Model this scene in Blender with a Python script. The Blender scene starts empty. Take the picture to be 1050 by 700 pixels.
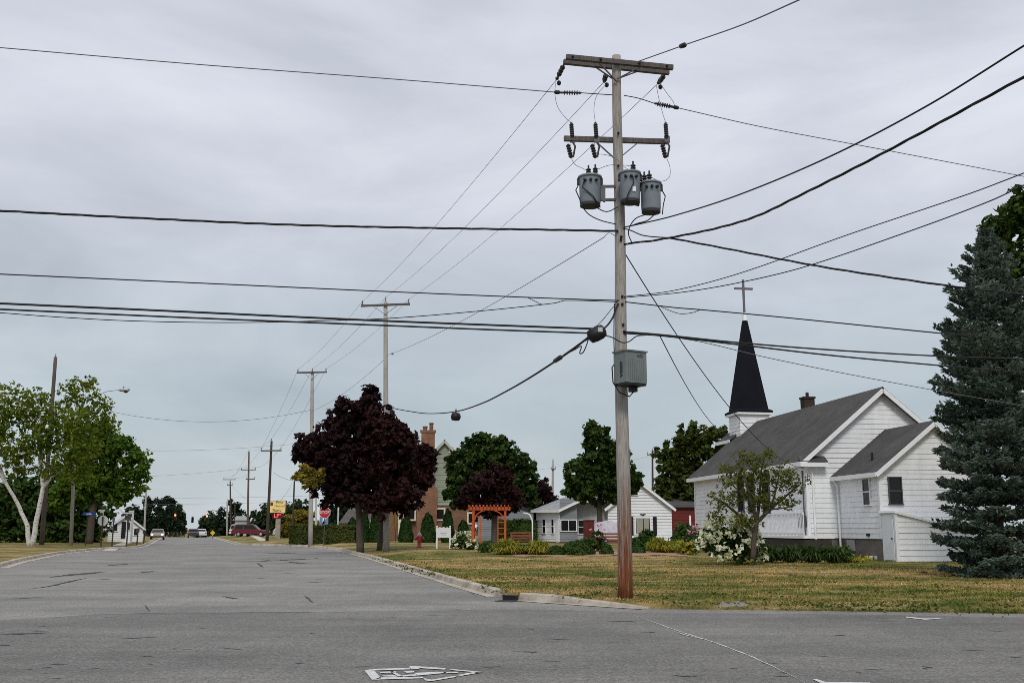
import bpy, bmesh, math, random
import numpy as np
from mathutils import Vector, Matrix

random.seed(7)
RNG = np.random.default_rng(11)
SC = bpy.context.scene
COL = SC.collection
PI = math.pi
H = 1.55                                   # eye height
PITCH = math.atan(191 / 1050)
CP, SP = math.cos(PITCH), math.sin(PITCH)

# ------------------------------------------------------------------ survey helpers
def ray(px, py):
    cx = (px - 525) / 1050; cy = (350 - py) / 1050
    return Vector((cx, CP - cy * SP, SP + cy * CP))
def at(px, py, Y):
    d = ray(px, py); t = Y / d.y
    return Vector((d.x * t, Y, H + d.z * t))
def gp(px, py, z=0.0):
    d = ray(px, py); t = (z - H) / d.z
    return Vector((d.x * t, d.y * t, z))
def on_plane(px, py, p, n):
    d = ray(px, py); o = Vector((0, 0, H))
    t = (p - o).dot(n) / d.dot(n)
    return o + d * t
def sm(a, b, x):
    t = min(1, max(0, (x - a) / (b - a))); return t * t * (3 - 2 * t)
def interp(x, xs, ys):
    return float(np.interp(x, xs, ys))

# road edges
_r = [gp(*p) for p in ((508, 611.5), (470, 600.5), (425, 586.5), (380, 572.5), (345, 563.6), (320, 561), (285, 559.6), (245, 558.4), (240, 557))]
_f = [gp(*p) for p in ((1050, 629), (900, 626.6), (760, 625), (665, 624), (600, 620), (527, 615), (515, 613.6))]
RX = [(60, 2.0), (30, 11.5)] + [(p.x, p.y) for p in _f] + [(p.x, p.y) for p in _r]
RX += [(RX[-1][0] - .32 * 400, RX[-1][1] + 400)]
RY_ = [p[1] for p in RX]; RX_ = [p[0] for p in RX]
for i in range(1, len(RY_)):
    if RY_[i] <= RY_[i - 1]: RY_[i] = RY_[i - 1] + .01
def xr_edge(Y): return interp(Y, RY_, RX_)
_l = [gp(*p) for p in ((0, 582), (20, 576), (60, 568), (100, 563.6), (138, 561.9), (147, 560), (155, 556.2), (163, 551.6))]
LX = [(-90, 22), (-42, 31), (-24, 36)] + [(p.x, p.y) for p in _l]
LX += [(LX[-1][0] - .32 * 340, LX[-1][1] + 340)]
LY_ = [p[1] for p in LX]; LX_ = [p[0] for p in LX]
def xl_edge(Y): return interp(Y, LY_, LX_)

def crest(Y): return -6 * sm(170, 420, Y)
def rz(X, Y):
    e = X - xr_edge(Y)
    if Y < 22.5: e *= .4
    m = .2 * sm(46, 60, Y) * (1 - sm(7, 13, X)) * sm(.5, 4, e)
    if X > 2.6:
        k = sm(2.6, 3.6, X)
        b = .12 * (1 - k) + k * (.015 + .105 * sm(0, 1.6, e))
    else: b = .12
    return b + m + crest(Y) + .02 * math.sin(X * .7 + Y * .31) * sm(1, 3, e)
def lz_(X, Y):
    e = xl_edge(Y) - X
    return .12 + .05 * sm(1, 6, e) + crest(Y)
def gz(X, Y):
    if X > xr_edge(Y): return rz(X, Y)
    if X < xl_edge(Y): return lz_(X, Y)
    return crest(Y)
def place(px, D, py=555):
    X = at(px, py, D).x
    return Vector((X, D, gz(X, D)))

# ------------------------------------------------------------------ materials
MATS = {}
def nodes_of(m): return m.node_tree.nodes, m.node_tree.links
def base_mat(name, rough=.8, spec=.3, metal=0):
    m = bpy.data.materials.new(name); m.use_nodes = True
    b = m.node_tree.nodes['Principled BSDF']
    b.inputs['Roughness'].default_value = rough
    b.inputs['Specular IOR Level'].default_value = spec
    b.inputs['Metallic'].default_value = metal
    return m, b
def ramp(m, fac, stops):
    n, l = nodes_of(m)
    r = n.new('ShaderNodeValToRGB')
    e = r.color_ramp.elements
    while len(e) < len(stops): e.new(.5)
    for i, (p, c) in enumerate(stops):
        e[i].position = p; e[i].color = (*c, 1)
    l.new(fac, r.inputs[0]); return r.outputs[0]
def noise(m, scale, detail=4, rough=.6, vec=None, coord='Object', stretch=None):
    n, l = nodes_of(m)
    if vec is None:
        if coord == 'World': vec = n.new('ShaderNodeNewGeometry').outputs['Position']
        else: vec = n.new('ShaderNodeTexCoord').outputs['Object']
    if stretch:
        mp = n.new('ShaderNodeMapping'); mp.inputs['Scale'].default_value = stretch
        l.new(vec, mp.inputs[0]); vec = mp.outputs[0]
    t = n.new('ShaderNodeTexNoise')
    t.inputs['Scale'].default_value = scale; t.inputs['Detail'].default_value = detail
    t.inputs['Roughness'].default_value = rough
    l.new(vec, t.inputs['Vector']); return t.outputs['Fac']
def mixc(m, fac, a, b, mode='MIX'):
    n, l = nodes_of(m)
    x = n.new('ShaderNodeMix'); x.data_type = 'RGBA'; x.blend_type = mode
    for s, v in ((0, fac), (6, a), (7, b)):
        if isinstance(v, (int, float)): x.inputs[s].default_value = v
        elif isinstance(v, tuple): x.inputs[s].default_value = (*v, 1)
        else: l.new(v, x.inputs[s])
    return x.outputs[2]
def bump(m, b, h, strength=.3, dist=.02):
    n, l = nodes_of(m)
    k = n.new('ShaderNodeBump'); k.inputs['Strength'].default_value = strength
    k.inputs['Distance'].default_value = dist
    l.new(h, k.inputs['Height']); l.new(k.outputs[0], b.inputs['Normal'])
def simple(name, c, rough=.7, spec=.3, metal=0, var=.18, scale=6, stretch=None, bmp=.1):
    if name in MATS: return MATS[name]
    m, b = base_mat(name, rough, spec, metal)
    f = noise(m, scale, 5, .65, stretch=stretch)
    lo = tuple(max(0, x * (1 - var)) for x in c); hi = tuple(min(1, x * (1 + var)) for x in c)
    o = ramp(m, f, [(.3, lo), (.7, hi)])
    m.node_tree.links.new(o, b.inputs['Base Color'])
    if bmp: bump(m, b, f, bmp, .01)
    MATS[name] = m; return m
def emit(name, c, s):
    m, b = base_mat(name, .4)
    b.inputs['Base Color'].default_value = (*c, 1)
    b.inputs['Emission Color'].default_value = (*c, 1); b.inputs['Emission Strength'].default_value = s
    return m

def leafmat(name, c1, c2, trans=.25, c3=None, rough=.6):
    m = bpy.data.materials.new(name); m.use_nodes = True
    n, l = nodes_of(m)
    b = n['Principled BSDF']; b.inputs['Roughness'].default_value = max(.7, rough)
    b.inputs['Specular IOR Level'].default_value = .12
    g = n.new('ShaderNodeNewGeometry')
    st = [(0, c1), (.75, c2)] + ([(1, c3)] if c3 else [])
    o = ramp(m, g.outputs['Random Per Island'], st)
    f = noise(m, .55, 3, .6)
    o2 = mixc(m, .55, o, ramp(m, f, [(.35, c1), (.65, c3 or c2)]))
    l.new(o2, b.inputs['Base Color'])
    t = n.new('ShaderNodeBsdfTranslucent'); l.new(o2, t.inputs[0])
    x = n.new('ShaderNodeMixShader'); x.inputs[0].default_value = trans
    l.new(b.outputs[0], x.inputs[1]); l.new(t.outputs[0], x.inputs[2])
    l.new(x.outputs[0], n['Material Output'].inputs[0])
    return m

# asphalt
def asphalt(name, gain):
    m, b = base_mat(name, .85, .25)
    f1 = noise(m, .22, 6, .62, coord='World', stretch=(1, 1.6, 1))
    f2 = noise(m, 26, 2, .9, coord='World')
    f3 = noise(m, .9, 5, .7, coord='World', stretch=(.25, 2.2, 1))
    f4 = noise(m, 9, 4, .7, coord='World')
    f5 = noise(m, 1.0, 6, .75, coord='World', stretch=(3.2, .5, 1))
    o = ramp(m, f1, [(.36, tuple(gain * q for q in (.138, .134, .124))), (.64, tuple(gain * q for q in (.205, .199, .184)))])
    o = mixc(m, .3, o, ramp(m, f3, [(.36, (.72, .72, .72)), (.64, (1.24, 1.24, 1.23))]), 'MULTIPLY')
    o = mixc(m, .55, o, ramp(m, f5, [(.3, (.82, .82, .82)), (.7, (1.14, 1.14, 1.14))]), 'MULTIPLY')
    o = mixc(m, .62, o, ramp(m, f2, [(.38, (.5, .5, .5)), (.5, (.95, .95, .95)), (.62, (1.6, 1.6, 1.58))]), 'MULTIPLY')
    o = mixc(m, .55, o, ramp(m, f4, [(.34, (.66, .66, .66)), (.66, (1.28, 1.28, 1.28))]), 'MULTIPLY')
    m.node_tree.links.new(o, b.inputs['Base Color']); bump(m, b, f2, .45, .012)
    return m
M_ASPH = asphalt('weathered_asphalt', 1.28); M_ASPH2 = asphalt('newer_asphalt', .95)
M_TAR = simple('tar_crack', (.035, .034, .034), .7, .3, scale=20)
M_WORN = simple('worn_pale_line', (.46, .45, .43), .9, scale=8, var=.4)
# painted white road mark (worn)
M_RPAINT, b = base_mat('worn_road_paint', .7)
f = noise(M_RPAINT, 22, 6, .8, coord='World')
o = ramp(M_RPAINT, f, [(.4, (.68, .68, .66)), (.74, (.2, .2, .195))])
M_RPAINT.node_tree.links.new(o, b.inputs['Base Color'])
M_CONC, b = base_mat('kerb_concrete', .9)
f = noise(M_CONC, 1.4, 6, .7, coord='World'); f2 = noise(M_CONC, 28, 4, .8, coord='World')
o = mixc(M_CONC, .6, ramp(M_CONC, f, [(.3, (.22, .195, .16)), (.5, (.42, .375, .31)), (.72, (.56, .51, .43))]), ramp(M_CONC, f2, [(.3, (.65, .64, .62)), (.7, (1.2, 1.2, 1.2))]), 'MULTIPLY')
M_CONC.node_tree.links.new(o, b.inputs['Base Color']); bump(M_CONC, b, f2, .4, .01)
M_WALK = simple('path_concrete', (.48, .45, .40), .9, scale=2)

def grassmat(name, gain=1.0, island=False, dry=.5):
    m, b = base_mat(name, .9, .1)
    fa = noise(m, .16, 5, .66, coord='World', stretch=(.55, 1.0, 1))
    fb = noise(m, 1.1, 6, .72, coord='World', stretch=(.55, 1.0, 1))
    fc = noise(m, 14, 4, .8, coord='World')
    g = lambda c: tuple(x * gain for x in c)
    a = ramp(m, fa, [(.45, g((.075, .108, .020))), (.5, g((.18, .15, .05))), (.56, g((.41, .285, .145)))])
    c = ramp(m, fb, [(.38, g((.038, .072, .010))), (.47, g((.12, .12, .03))), (.54, g((.28, .20, .08))), (.62, g((.50, .35, .18)))])
    o = mixc(m, .5, a, c)
    o = mixc(m, .75, o, ramp(m, fc, [(.3, (.5, .55, .5)), (.7, (1.35, 1.3, 1.25))]), 'MULTIPLY')
    if island:
        gn = m.node_tree.nodes.new('ShaderNodeNewGeometry')
        o = mixc(m, .6, o, ramp(m, gn.outputs['Random Per Island'], [(0, (.45, .55, .35)), (1, (1.5, 1.4, 1.25))]), 'MULTIPLY')
    m.node_tree.links.new(o, b.inputs['Base Color'])
    bump(m, b, fc, .8, .05)
    return m
M_GRASS = grassmat('dry_lawn'); M_BLADE = grassmat('dry_grass_blades', 1.5, True)
M_WEED = leafmat('weed_leaves', (.045, .065, .012), (.09, .11, .022))

# wood, metal etc
def woodpole(name, hi, lo, rust=False):
    m, b = base_mat(name, .85, .2)
    f = noise(m, 9, 6, .7, stretch=(6, 6, .35)); f2 = noise(m, 1.3, 4, .6, stretch=(1.5, 1.5, .5))
    o = ramp(m, f, [(.3, lo), (.55, hi), (.75, tuple(x * 1.25 for x in hi))])
    o = mixc(m, .5, o, ramp(m, f2, [(.3, (.65, .62, .6)), (.7, (1.15, 1.12, 1.1))]), 'MULTIPLY')
    if rust:
        n, l = nodes_of(m)
        sp = n.new('ShaderNodeSeparateXYZ'); l.new(n.new('ShaderNodeTexCoord').outputs['Object'], sp.inputs[0])
        mr = n.new('ShaderNodeMapRange'); mr.inputs[1].default_value = 2.5; mr.inputs[2].default_value = .2
        mr.inputs[3].default_value = 0; mr.inputs[4].default_value = 1
        l.new(sp.outputs[2], mr.inputs[0])
        f3 = noise(m, 5, 6, .7, stretch=(5, 5, .22))
        mu = n.new('ShaderNodeMath'); mu.operation = 'MULTIPLY_ADD'
        l.new(f3, mu.inputs[0]); mu.inputs[1].default_value = 4.0; mu.inputs[2].default_value = -1.75
        ad = n.new('ShaderNodeMath'); ad.operation = 'ADD'; ad.use_clamp = True
        l.new(mu.outputs[0], ad.inputs[0]); l.new(mr.outputs[0], ad.inputs[1])
        mn = n.new('ShaderNodeMath'); mn.operation = 'MINIMUM'
        m2 = n.new('ShaderNodeMath'); m2.operation = 'MULTIPLY'; m2.inputs[1].default_value = 2.2
        l.new(mr.outputs[0], m2.inputs[0]); l.new(ad.outputs[0], mn.inputs[0]); l.new(m2.outputs[0], mn.inputs[1])
        mn.use_clamp = True
        f4 = noise(m, 7, 5, .7, stretch=(5, 5, .4))
        red = ramp(m, f4, [(.3, (.075, .024, .010)), (.58, (.19, .066, .026)), (.8, (.30, .16, .10))])
        o = mixc(m, mn.outputs[0], o, red)
    m.node_tree.links.new(o, b.inputs['Base Color']); bump(m, b, f, .5, .01)
    return m
M_POLE = woodpole('grey_pole_wood', (.36, .335, .30), (.15, .135, .118), True)
M_POLE2 = woodpole('pale_pole_wood', (.42, .40, .37), (.24, .225, .20))
M_POLE3 = woodpole('dark_pole_wood', (.075, .058, .046), (.035, .027, .022))
M_ARM = woodpole('grey_arm_wood', (.13, .115, .105), (.06, .053, .048))
M_STEEL = simple('dull_steel', (.10, .10, .105), .5, .5, .6)
M_GALV = simple('galvanised', (.42, .43, .44), .5, .5, .4)
M_DARKINS = simple('dark_porcelain', (.022, .018, .018), .3, .5, bmp=0)
M_WIRE = simple('wire_black', (.016, .016, .018), .6, bmp=0)
M_WIREG = simple('wire_grey', (.15, .155, .165), .6, bmp=0)
M_TRANS = simple('transformer_grey', (.20, .235, .26), .45, .45, 0, .12, 3)
M_TRANSD = simple('transformer_base', (.03, .032, .036), .6)
M_CAB = simple('cabinet_greygreen', (.155, .18, .175), .55, .4, 0, .15, 2.5)
M_BLACK = simple('black_paint', (.012, .012, .014), .5, bmp=0)
M_WHITE = simple('white_paint', (.78, .79, .80), .6, .3, 0, .05, 3)
M_SIDING = simple('white_siding', (.765, .775, .785), .65, .25, 0, .085, 2.2, (1, 1, .35), bmp=.05)
M_SIDING2 = simple('grey_white_siding', (.74, .76, .785), .65, .25, 0, .06, 1.4, bmp=.05)
M_GSIDE = simple('sage_siding', (.27, .30, .23), .7, .2, 0, .06, 2)
M_GREYSIDE = simple('grey_siding', (.22, .24, .26), .7, .2, 0, .06, 2)
M_LTGREY = simple('pale_grey_siding', (.40, .42, .44), .7, .2, 0, .06, 2)
def shingle(name, c):
    m, b = base_mat(name, .95, .1)
    f = noise(m, .8, 5, .7); f2 = noise(m, 16, 3, .8, stretch=(1, .6, 2.5))
    o = mixc(m, .8, ramp(m, f, [(.3, tuple(x * .75 for x in c)), (.7, tuple(x * 1.25 for x in c))]), ramp(m, f2, [(.3, (.6, .6, .6)), (.7, (1.35, 1.35, 1.35))]), 'MULTIPLY')
    m.node_tree.links.new(o, b.inputs['Base Color']); bump(m, b, f2, .5, .03)
    return m
M_ROOF = shingle('dark_grey_shingles', (.082, .079, .077))
M_ROOFB = shingle('brown_grey_shingles', (.10, .088, .080))
M_ROOFL = shingle('light_grey_shingles', (.30, .31, .315))
M_SPIRE = shingle('blue_black_slate', (.010, .0105, .015))
M_FOUND = simple('foundation_block', (.17, .15, .135), .9, .2, 0, .2, 2)
M_GLASS = simple('dark_glass', (.012, .013, .014), .12, .25, bmp=0)
M_CURT = simple('curtain_behind_glass', (.30, .30, .25), .4, .5, 0, .25, 9, (6, 6, .3))
def brickmat(name, c1, c2, mortar, sc=1.0):
    m, b = base_mat(name, .9, .15); n, l = nodes_of(m)
    tc = n.new('ShaderNodeTexCoord'); sp = n.new('ShaderNodeSeparateXYZ'); l.new(tc.outputs['Object'], sp.inputs[0])
    ad = n.new('ShaderNodeMath'); ad.operation = 'ADD'; l.new(sp.outputs[0], ad.inputs[0]); l.new(sp.outputs[1], ad.inputs[1])
    cb = n.new('ShaderNodeCombineXYZ'); l.new(ad.outputs[0], cb.inputs[0]); l.new(sp.outputs[2], cb.inputs[1])
    t = n.new('ShaderNodeTexBrick'); l.new(cb.outputs[0], t.inputs['Vector'])
    t.inputs['Scale'].default_value = sc; t.inputs['Brick Width'].default_value = .22; t.inputs['Row Height'].default_value = .075
    t.inputs['Mortar Size'].default_value = .008
    t.inputs['Color1'].default_value = (*c1, 1); t.inputs['Color2'].default_value = (*c2, 1); t.inputs['Mortar'].default_value = (*mortar, 1)
    f = noise(m, 1.1, 5, .7)
    o = mixc(m, .7, t.outputs[0], ramp(m, f, [(.3, (.6, .6, .6)), (.7, (1.35, 1.35, 1.3))]), 'MULTIPLY')
    l.new(o, b.inputs['Base Color']); return m
M_BRICK = brickmat('red_brick', (.17, .068, .038), (.25, .115, .062), (.23, .18, .14))
M_BRICKD = brickmat('brown_brick', (.16, .075, .045), (.23, .115, .07), (.18, .14, .11))
M_BARN = simple('dark_red_boards', (.13, .025, .022), .8, .2, 0, .15, 3)
M_ORANGE = simple('orange_stained_cedar', (.43, .085, .022), .65, .3, 0, .25, 5, (1, 1, .4))
M_BENCH = simple('redwood_bench', (.22, .075, .04), .7, .3, 0, .25, 5)
M_REDPANEL = simple('dark_red_brick_panel', (.10, .024, .016), .85, .2, 0, .25, 5)
M_HYD = simple('faded_red_paint', (.42, .05, .07), .55, .4, 0, .2, 7)
M_HYDT = simple('pink_white_paint', (.55, .35, .36), .6)
M_STOP = simple('stop_red', (.42, .02, .03), .4, .4, bmp=0)
M_SIGNBACK = simple('sign_back_aluminium', (.62, .64, .62), .5, .4, bmp=0)
M_BLUE = simple('sign_blue', (.03, .09, .38), .5, bmp=0)
M_YEL = simple('guard_yellow', (.62, .42, .03), .5, .3, bmp=0)
M_MULCH = simple('mulch_pinkish', (.33, .21, .14), .95, .1, 0, .5, 14, bmp=.5)
M_BARK = woodpole('grey_brown_bark', (.10, .082, .066), (.04, .033, .027))
M_BARKW, b = base_mat('white_birch_bark', .8)
f = noise(M_BARKW, 5, 5, .7, stretch=(1, 1, 3))
o = ramp(M_BARKW, f, [(.36, (.06, .05, .045)), (.46, (.52, .50, .46)), (.8, (.72, .70, .66))])
M_BARKW.node_tree.links.new(o, b.inputs['Base Color'])

# ------------------------------------------------------------------ mesh builder
class MB:
    def __init__(s): s.v = []; s.f = []
    def add(s, vs, fs, M=None):
        k = len(s.v)
        for p in vs:
            p = Vector(p)
            s.v.append(M @ p if M else p)
        for q in fs: s.f.append(tuple(i + k for i in q))
        return s
    def box(s, c, d, M=None, R=None):
        x, y, z = (a / 2 for a in d)
        vs = [Vector((sx * x, sy * y, sz * z)) for sz in (-1, 1) for sx, sy in ((-1, -1), (1, -1), (1, 1), (-1, 1))]
        if R: vs = [R @ p for p in vs]
        vs = [p + Vector(c) for p in vs]
        return s.add(vs, [(3, 2, 1, 0), (4, 5, 6, 7), (0, 1, 5, 4), (1, 2, 6, 5), (2, 3, 7, 6), (3, 0, 4, 7)], M)
    def beam(s, p, q, w, h, up=(0, 0, 1)):
        p, q = Vector(p), Vector(q); d = (q - p); L = d.length; d.normalize()
        r = d.cross(Vector(up))
        if r.length < 1e-4: r = Vector((1, 0, 0))
        r.normalize(); u = r.cross(d)
        vs = []
        for e in (p, q):
            for a, b_ in ((-1, -1), (1, -1), (1, 1), (-1, 1)): vs.append(e + r * a * w / 2 + u * b_ * h / 2)
        return s.add(vs, [(3, 2, 1, 0), (4, 5, 6, 7), (0, 1, 5, 4), (1, 2, 6, 5), (2, 3, 7, 6), (3, 0, 4, 7)])
    def tube(s, pts, rad, n=8, cap=True):
        pts = [Vector(p) for p in pts]
        if not hasattr(rad, '__len__'): rad = [rad] * len(pts)
        k = len(s.v); prev = None
        for i, p in enumerate(pts):
            d = (pts[min(i + 1, len(pts) - 1)] - pts[max(i - 1, 0)]).normalized()
            if prev is None:
                a = Vector((0, 0, 1)) if abs(d.z) < .9 else Vector((1, 0, 0))
                r = d.cross(a).normalized()
            else:
                r = (prev - d * prev.dot(d)).normalized()
            prev = r; u = d.cross(r)
            for j in range(n):
                t = 2 * PI * j / n
                s.v.append(p + (r * math.cos(t) + u * math.sin(t)) * rad[i])
        for i in range(len(pts) - 1):
            for j in range(n):
                a = k + i * n + j; b_ = k + i * n + (j + 1) % n
                s.f.append((a, b_, b_ + n, a + n))
        if cap:
            s.f.append(tuple(k + j for j in reversed(range(n))))
            s.f.append(tuple(k + (len(pts) - 1) * n + j for j in range(n)))
        return s
    def lathe(s, prof, c=(0, 0, 0), n=20, axis=None, M=None):
        # prof: (r, z) list from bottom to top
        k = len(s.v); c = Vector(c)
        R = Matrix.Identity(3)
        if axis is not None: R = Vector((0, 0, 1)).rotation_difference(Vector(axis)).to_matrix()
        for r, z in prof:
            for j in range(n):
                t = 2 * PI * j / n
                p = c + R @ Vector((r * math.cos(t), r * math.sin(t), z))
                s.v.append(M @ p if M else p)
        for i in range(len(prof) - 1):
            for j in range(n):
                a = k + i * n + j; b_ = k + i * n + (j + 1) % n
                s.f.append((a, b_, b_ + n, a + n))
        s.f.append(tuple(k + j for j in reversed(range(n))))
        s.f.append(tuple(k + (len(prof) - 1) * n + j for j in range(n)))
        return s
    def slab(s, pts, t):
        """pts: planar polygon counter-clockwise seen from outside; thickened inwards by t"""
        pts = [Vector(p) for p in pts]
        n = (pts[1] - pts[0]).cross(pts[2] - pts[0]).normalized()
        m = len(pts)
        vs = pts + [p - n * t for p in pts]
        fs = [tuple(range(m)), tuple(reversed(range(m, 2 * m)))]
        for i in range(m):
            j = (i + 1) % m; fs.append((i, i + m, j + m, j))
        return s.add(vs, fs)
    def build(s, name, mat, parent=None, smooth=False, kind=None):
        me = bpy.data.meshes.new(name)
        me.from_pydata([tuple(p) for p in s.v], [], s.f); me.update()
        if smooth:
            me.polygons.foreach_set('use_smooth', [True] * len(me.polygons))
        return link(name, me, mat, parent, kind)
def link(name, me, mat, parent=None, kind=None):
    me.materials.append(mat)
    o = bpy.data.objects.new(name, me); COL.objects.link(o)
    if parent: o.parent = parent
    if kind: o['kind'] = kind
    return o
def thing(name, label, cat, loc=(0, 0, 0), rz=0, group=None):
    o = bpy.data.objects.new(name, None); COL.objects.link(o)
    o.empty_display_size = .2
    o.location = loc; o.rotation_euler = (0, 0, rz)
    return tag(o, label, cat, group)
def tag(o, label, cat, group=None):
    o['label'] = label; o['category'] = cat
    if group: o['group'] = group
    return o
def mat4(o): return Matrix.Translation(o.location) @ o.rotation_euler.to_matrix().to_4x4()
def quads_mesh(name, V, n_per=4):
    """V: (N, n_per, 3) array of loose polygons"""
    N = len(V)
    me = bpy.data.meshes.new(name)
    me.vertices.add(N * n_per); me.vertices.foreach_set('co', V.reshape(-1).astype(np.float32))
    me.loops.add(N * n_per); me.loops.foreach_set('vertex_index', np.arange(N * n_per, dtype=np.int32))
    me.polygons.add(N); me.polygons.foreach_set('loop_start', np.arange(0, N * n_per, n_per, dtype=np.int32))
    me.update(calc_edges=True); return me
def text_part(name, s, size, mat, parent, M, ext=.004, align='CENTER', sx=1.0):
    cu = bpy.data.curves.new('lettering', 'FONT'); cu.body = s; cu.size = size
    cu.align_x = align; cu.align_y = 'CENTER'; cu.extrude = ext
    t = bpy.data.objects.new('lettering', cu); COL.objects.link(t)
    bpy.context.view_layer.update()
    me = bpy.data.meshes.new_from_object(t.evaluated_get(bpy.context.evaluated_depsgraph_get()))
    bpy.data.objects.remove(t); bpy.data.curves.remove(cu)
    me.materials.clear()
    me.transform(M @ Matrix.Diagonal((sx, 1, 1, 1)))
    me.name = name
    return link(name, me, mat, parent)
FACE = Matrix.Rotation(PI / 2, 4, 'X')          # text lying in xy -> standing, facing -y

# ------------------------------------------------------------------ world, camera, sun
w = bpy.data.worlds.new('World'); SC.world = w; w.use_nodes = True
n, l = w.node_tree.nodes, w.node_tree.links
bg = n['Background']
SUN_EL, SUN_AZ = math.radians(46), math.radians(179)
sky = n.new('ShaderNodeTexSky'); sky.sky_type = 'NISHITA'; sky.sun_disc = False
sky.sun_elevation = SUN_EL; sky.sun_rotation = SUN_AZ
tc = n.new('ShaderNodeTexCoord')
sep = n.new('ShaderNodeSeparateXYZ'); l.new(tc.outputs['Generated'], sep.inputs[0])
rp = n.new('ShaderNodeValToRGB'); l.new(sep.outputs[2], rp.inputs[0])
e = rp.color_ramp.elements
SKYK = 9.9
cols = [(0, (.49, .54, .575)), (.10, (.44, .50, .54)), (.20, (.455, .505, .555)), (.30, (.57, .60, .665)), (.38, (.625, .65, .72)), (.48, (.62, .64, .715)), (.80, (.74, .75, .81))]
while len(e) < len(cols): e.new(.5)
for i, (p, c) in enumerate(cols):
    e[i].position = p; e[i].color = (*c, 1)
# overcast cloud structure: stretched noise on a flattened dome
mp = n.new('ShaderNodeMapping'); mp.inputs['Scale'].default_value = (1.5, 1.5, 4.5); mp.inputs['Location'].default_value = (3.1, 1.7, .4)
l.new(tc.outputs['Generated'], mp.inputs[0])
nz = n.new('ShaderNodeTexNoise'); nz.inputs['Scale'].default_value = 1.9; nz.inputs['Detail'].default_value = 8; nz.inputs['Roughness'].default_value = .56
nz.inputs['Distortion'].default_value = .4
l.new(mp.outputs[0], nz.inputs['Vector'])
r2 = n.new('ShaderNodeValToRGB'); l.new(nz.outputs['Fac'], r2.inputs[0])
r2.color_ramp.elements[0].position = .30; r2.color_ramp.elements[0].color = (.83, .845, .86, 1)
r2.color_ramp.elements[1].position = .68; r2.color_ramp.elements[1].color = (1.17, 1.16, 1.15, 1)
mx = n.new('ShaderNodeMix'); mx.data_type = 'RGBA'; mx.blend_type = 'MULTIPLY'; mx.inputs[0].default_value = 1
l.new(rp.outputs[0], mx.inputs[6]); l.new(r2.outputs[0], mx.inputs[7])
sc_ = n.new('ShaderNodeMix'); sc_.data_type = 'RGBA'; sc_.blend_type = 'MULTIPLY'; sc_.inputs[0].default_value = 1
l.new(mx.outputs[2], sc_.inputs[6]); sc_.inputs[7].default_value = (SKYK, SKYK, SKYK, 1)
m3 = n.new('ShaderNodeMix'); m3.data_type = 'RGBA'; m3.inputs[0].default_value = .93
l.new(sky.outputs[0], m3.inputs[6]); l.new(sc_.outputs[2], m3.inputs[7])
l.new(m3.outputs[2], bg.inputs[0]); bg.inputs[1].default_value = .1

sl = bpy.data.lights.new('Sun', 'SUN'); sl.energy = 1.45; sl.angle = math.radians(14); sl.color = (1, .96, .9)
so = bpy.data.objects.new('Sun', sl); COL.objects.link(so)
# the sun stands behind the camera to the right
sd = Vector((math.sin(SUN_AZ) * math.cos(SUN_EL), math.cos(SUN_AZ) * math.cos(SUN_EL), math.sin(SUN_EL)))
so.rotation_euler = (-sd).to_track_quat('-Z', 'Y').to_euler(); so.location = (0, -20, 40)

cam = bpy.data.cameras.new('Camera'); cam.lens = 36; cam.sensor_width = 36; cam.clip_end = 9000
co = bpy.data.objects.new('Camera', cam); COL.objects.link(co)
co.location = (0, 0, H); co.rotation_euler = (PI / 2 + PITCH, 0, 0); SC.camera = co
SC.view_settings.view_transform = 'Standard'; SC.view_settings.look = 'None'
SC.view_settings.gamma = 1; SC.view_settings.exposure = .17; SC.view_settings.use_curve_mapping = False
SC.cycles.max_bounces = 6; SC.cycles.transparent_max_bounces = 4
SC.cycles.sample_clamp_indirect = 4; SC.cycles.use_denoising = False; SC.cycles.filter_width = .85

#==SETTING==
# ------------------------------------------------------------------ ground, road, lawns
def sheet(name, rows, mat, kind='structure'):
    """rows: list of equal-length lists of points"""
    mb = MB(); m = len(rows[0])
    for r in rows: mb.v += [Vector(p) for p in r]
    for i in range(len(rows) - 1):
        for j in range(m - 1):
            a = i * m + j; mb.f.append((a, a + 1, a + m + 1, a + m))
    o = mb.build(name, mat, None, True, kind); return o
ys = [-60, -20, 0, 20, 60, 100, 150, 170, 190, 210, 230, 260, 300, 340, 380, 420, 500, 800, 2000, 6000]
xs = [-6000, -1500, -500, -200, -100, -50, 0, 50, 100, 200, 500, 1500, 6000]
sheet('ground', [[(x, y, -.06 + crest(y)) for x in xs] for y in ys], M_GRASS)

ry = list(np.linspace(-25, 60, 40)) + list(np.linspace(63, 440, 60))
sheet('road', [[((xl_edge(y) - 1.2) * (1 - t) + (xr_edge(y) + 1.2) * t, y, crest(y)) for t in np.linspace(0, 1, 9)] for y in ry], M_ASPH)

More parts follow.
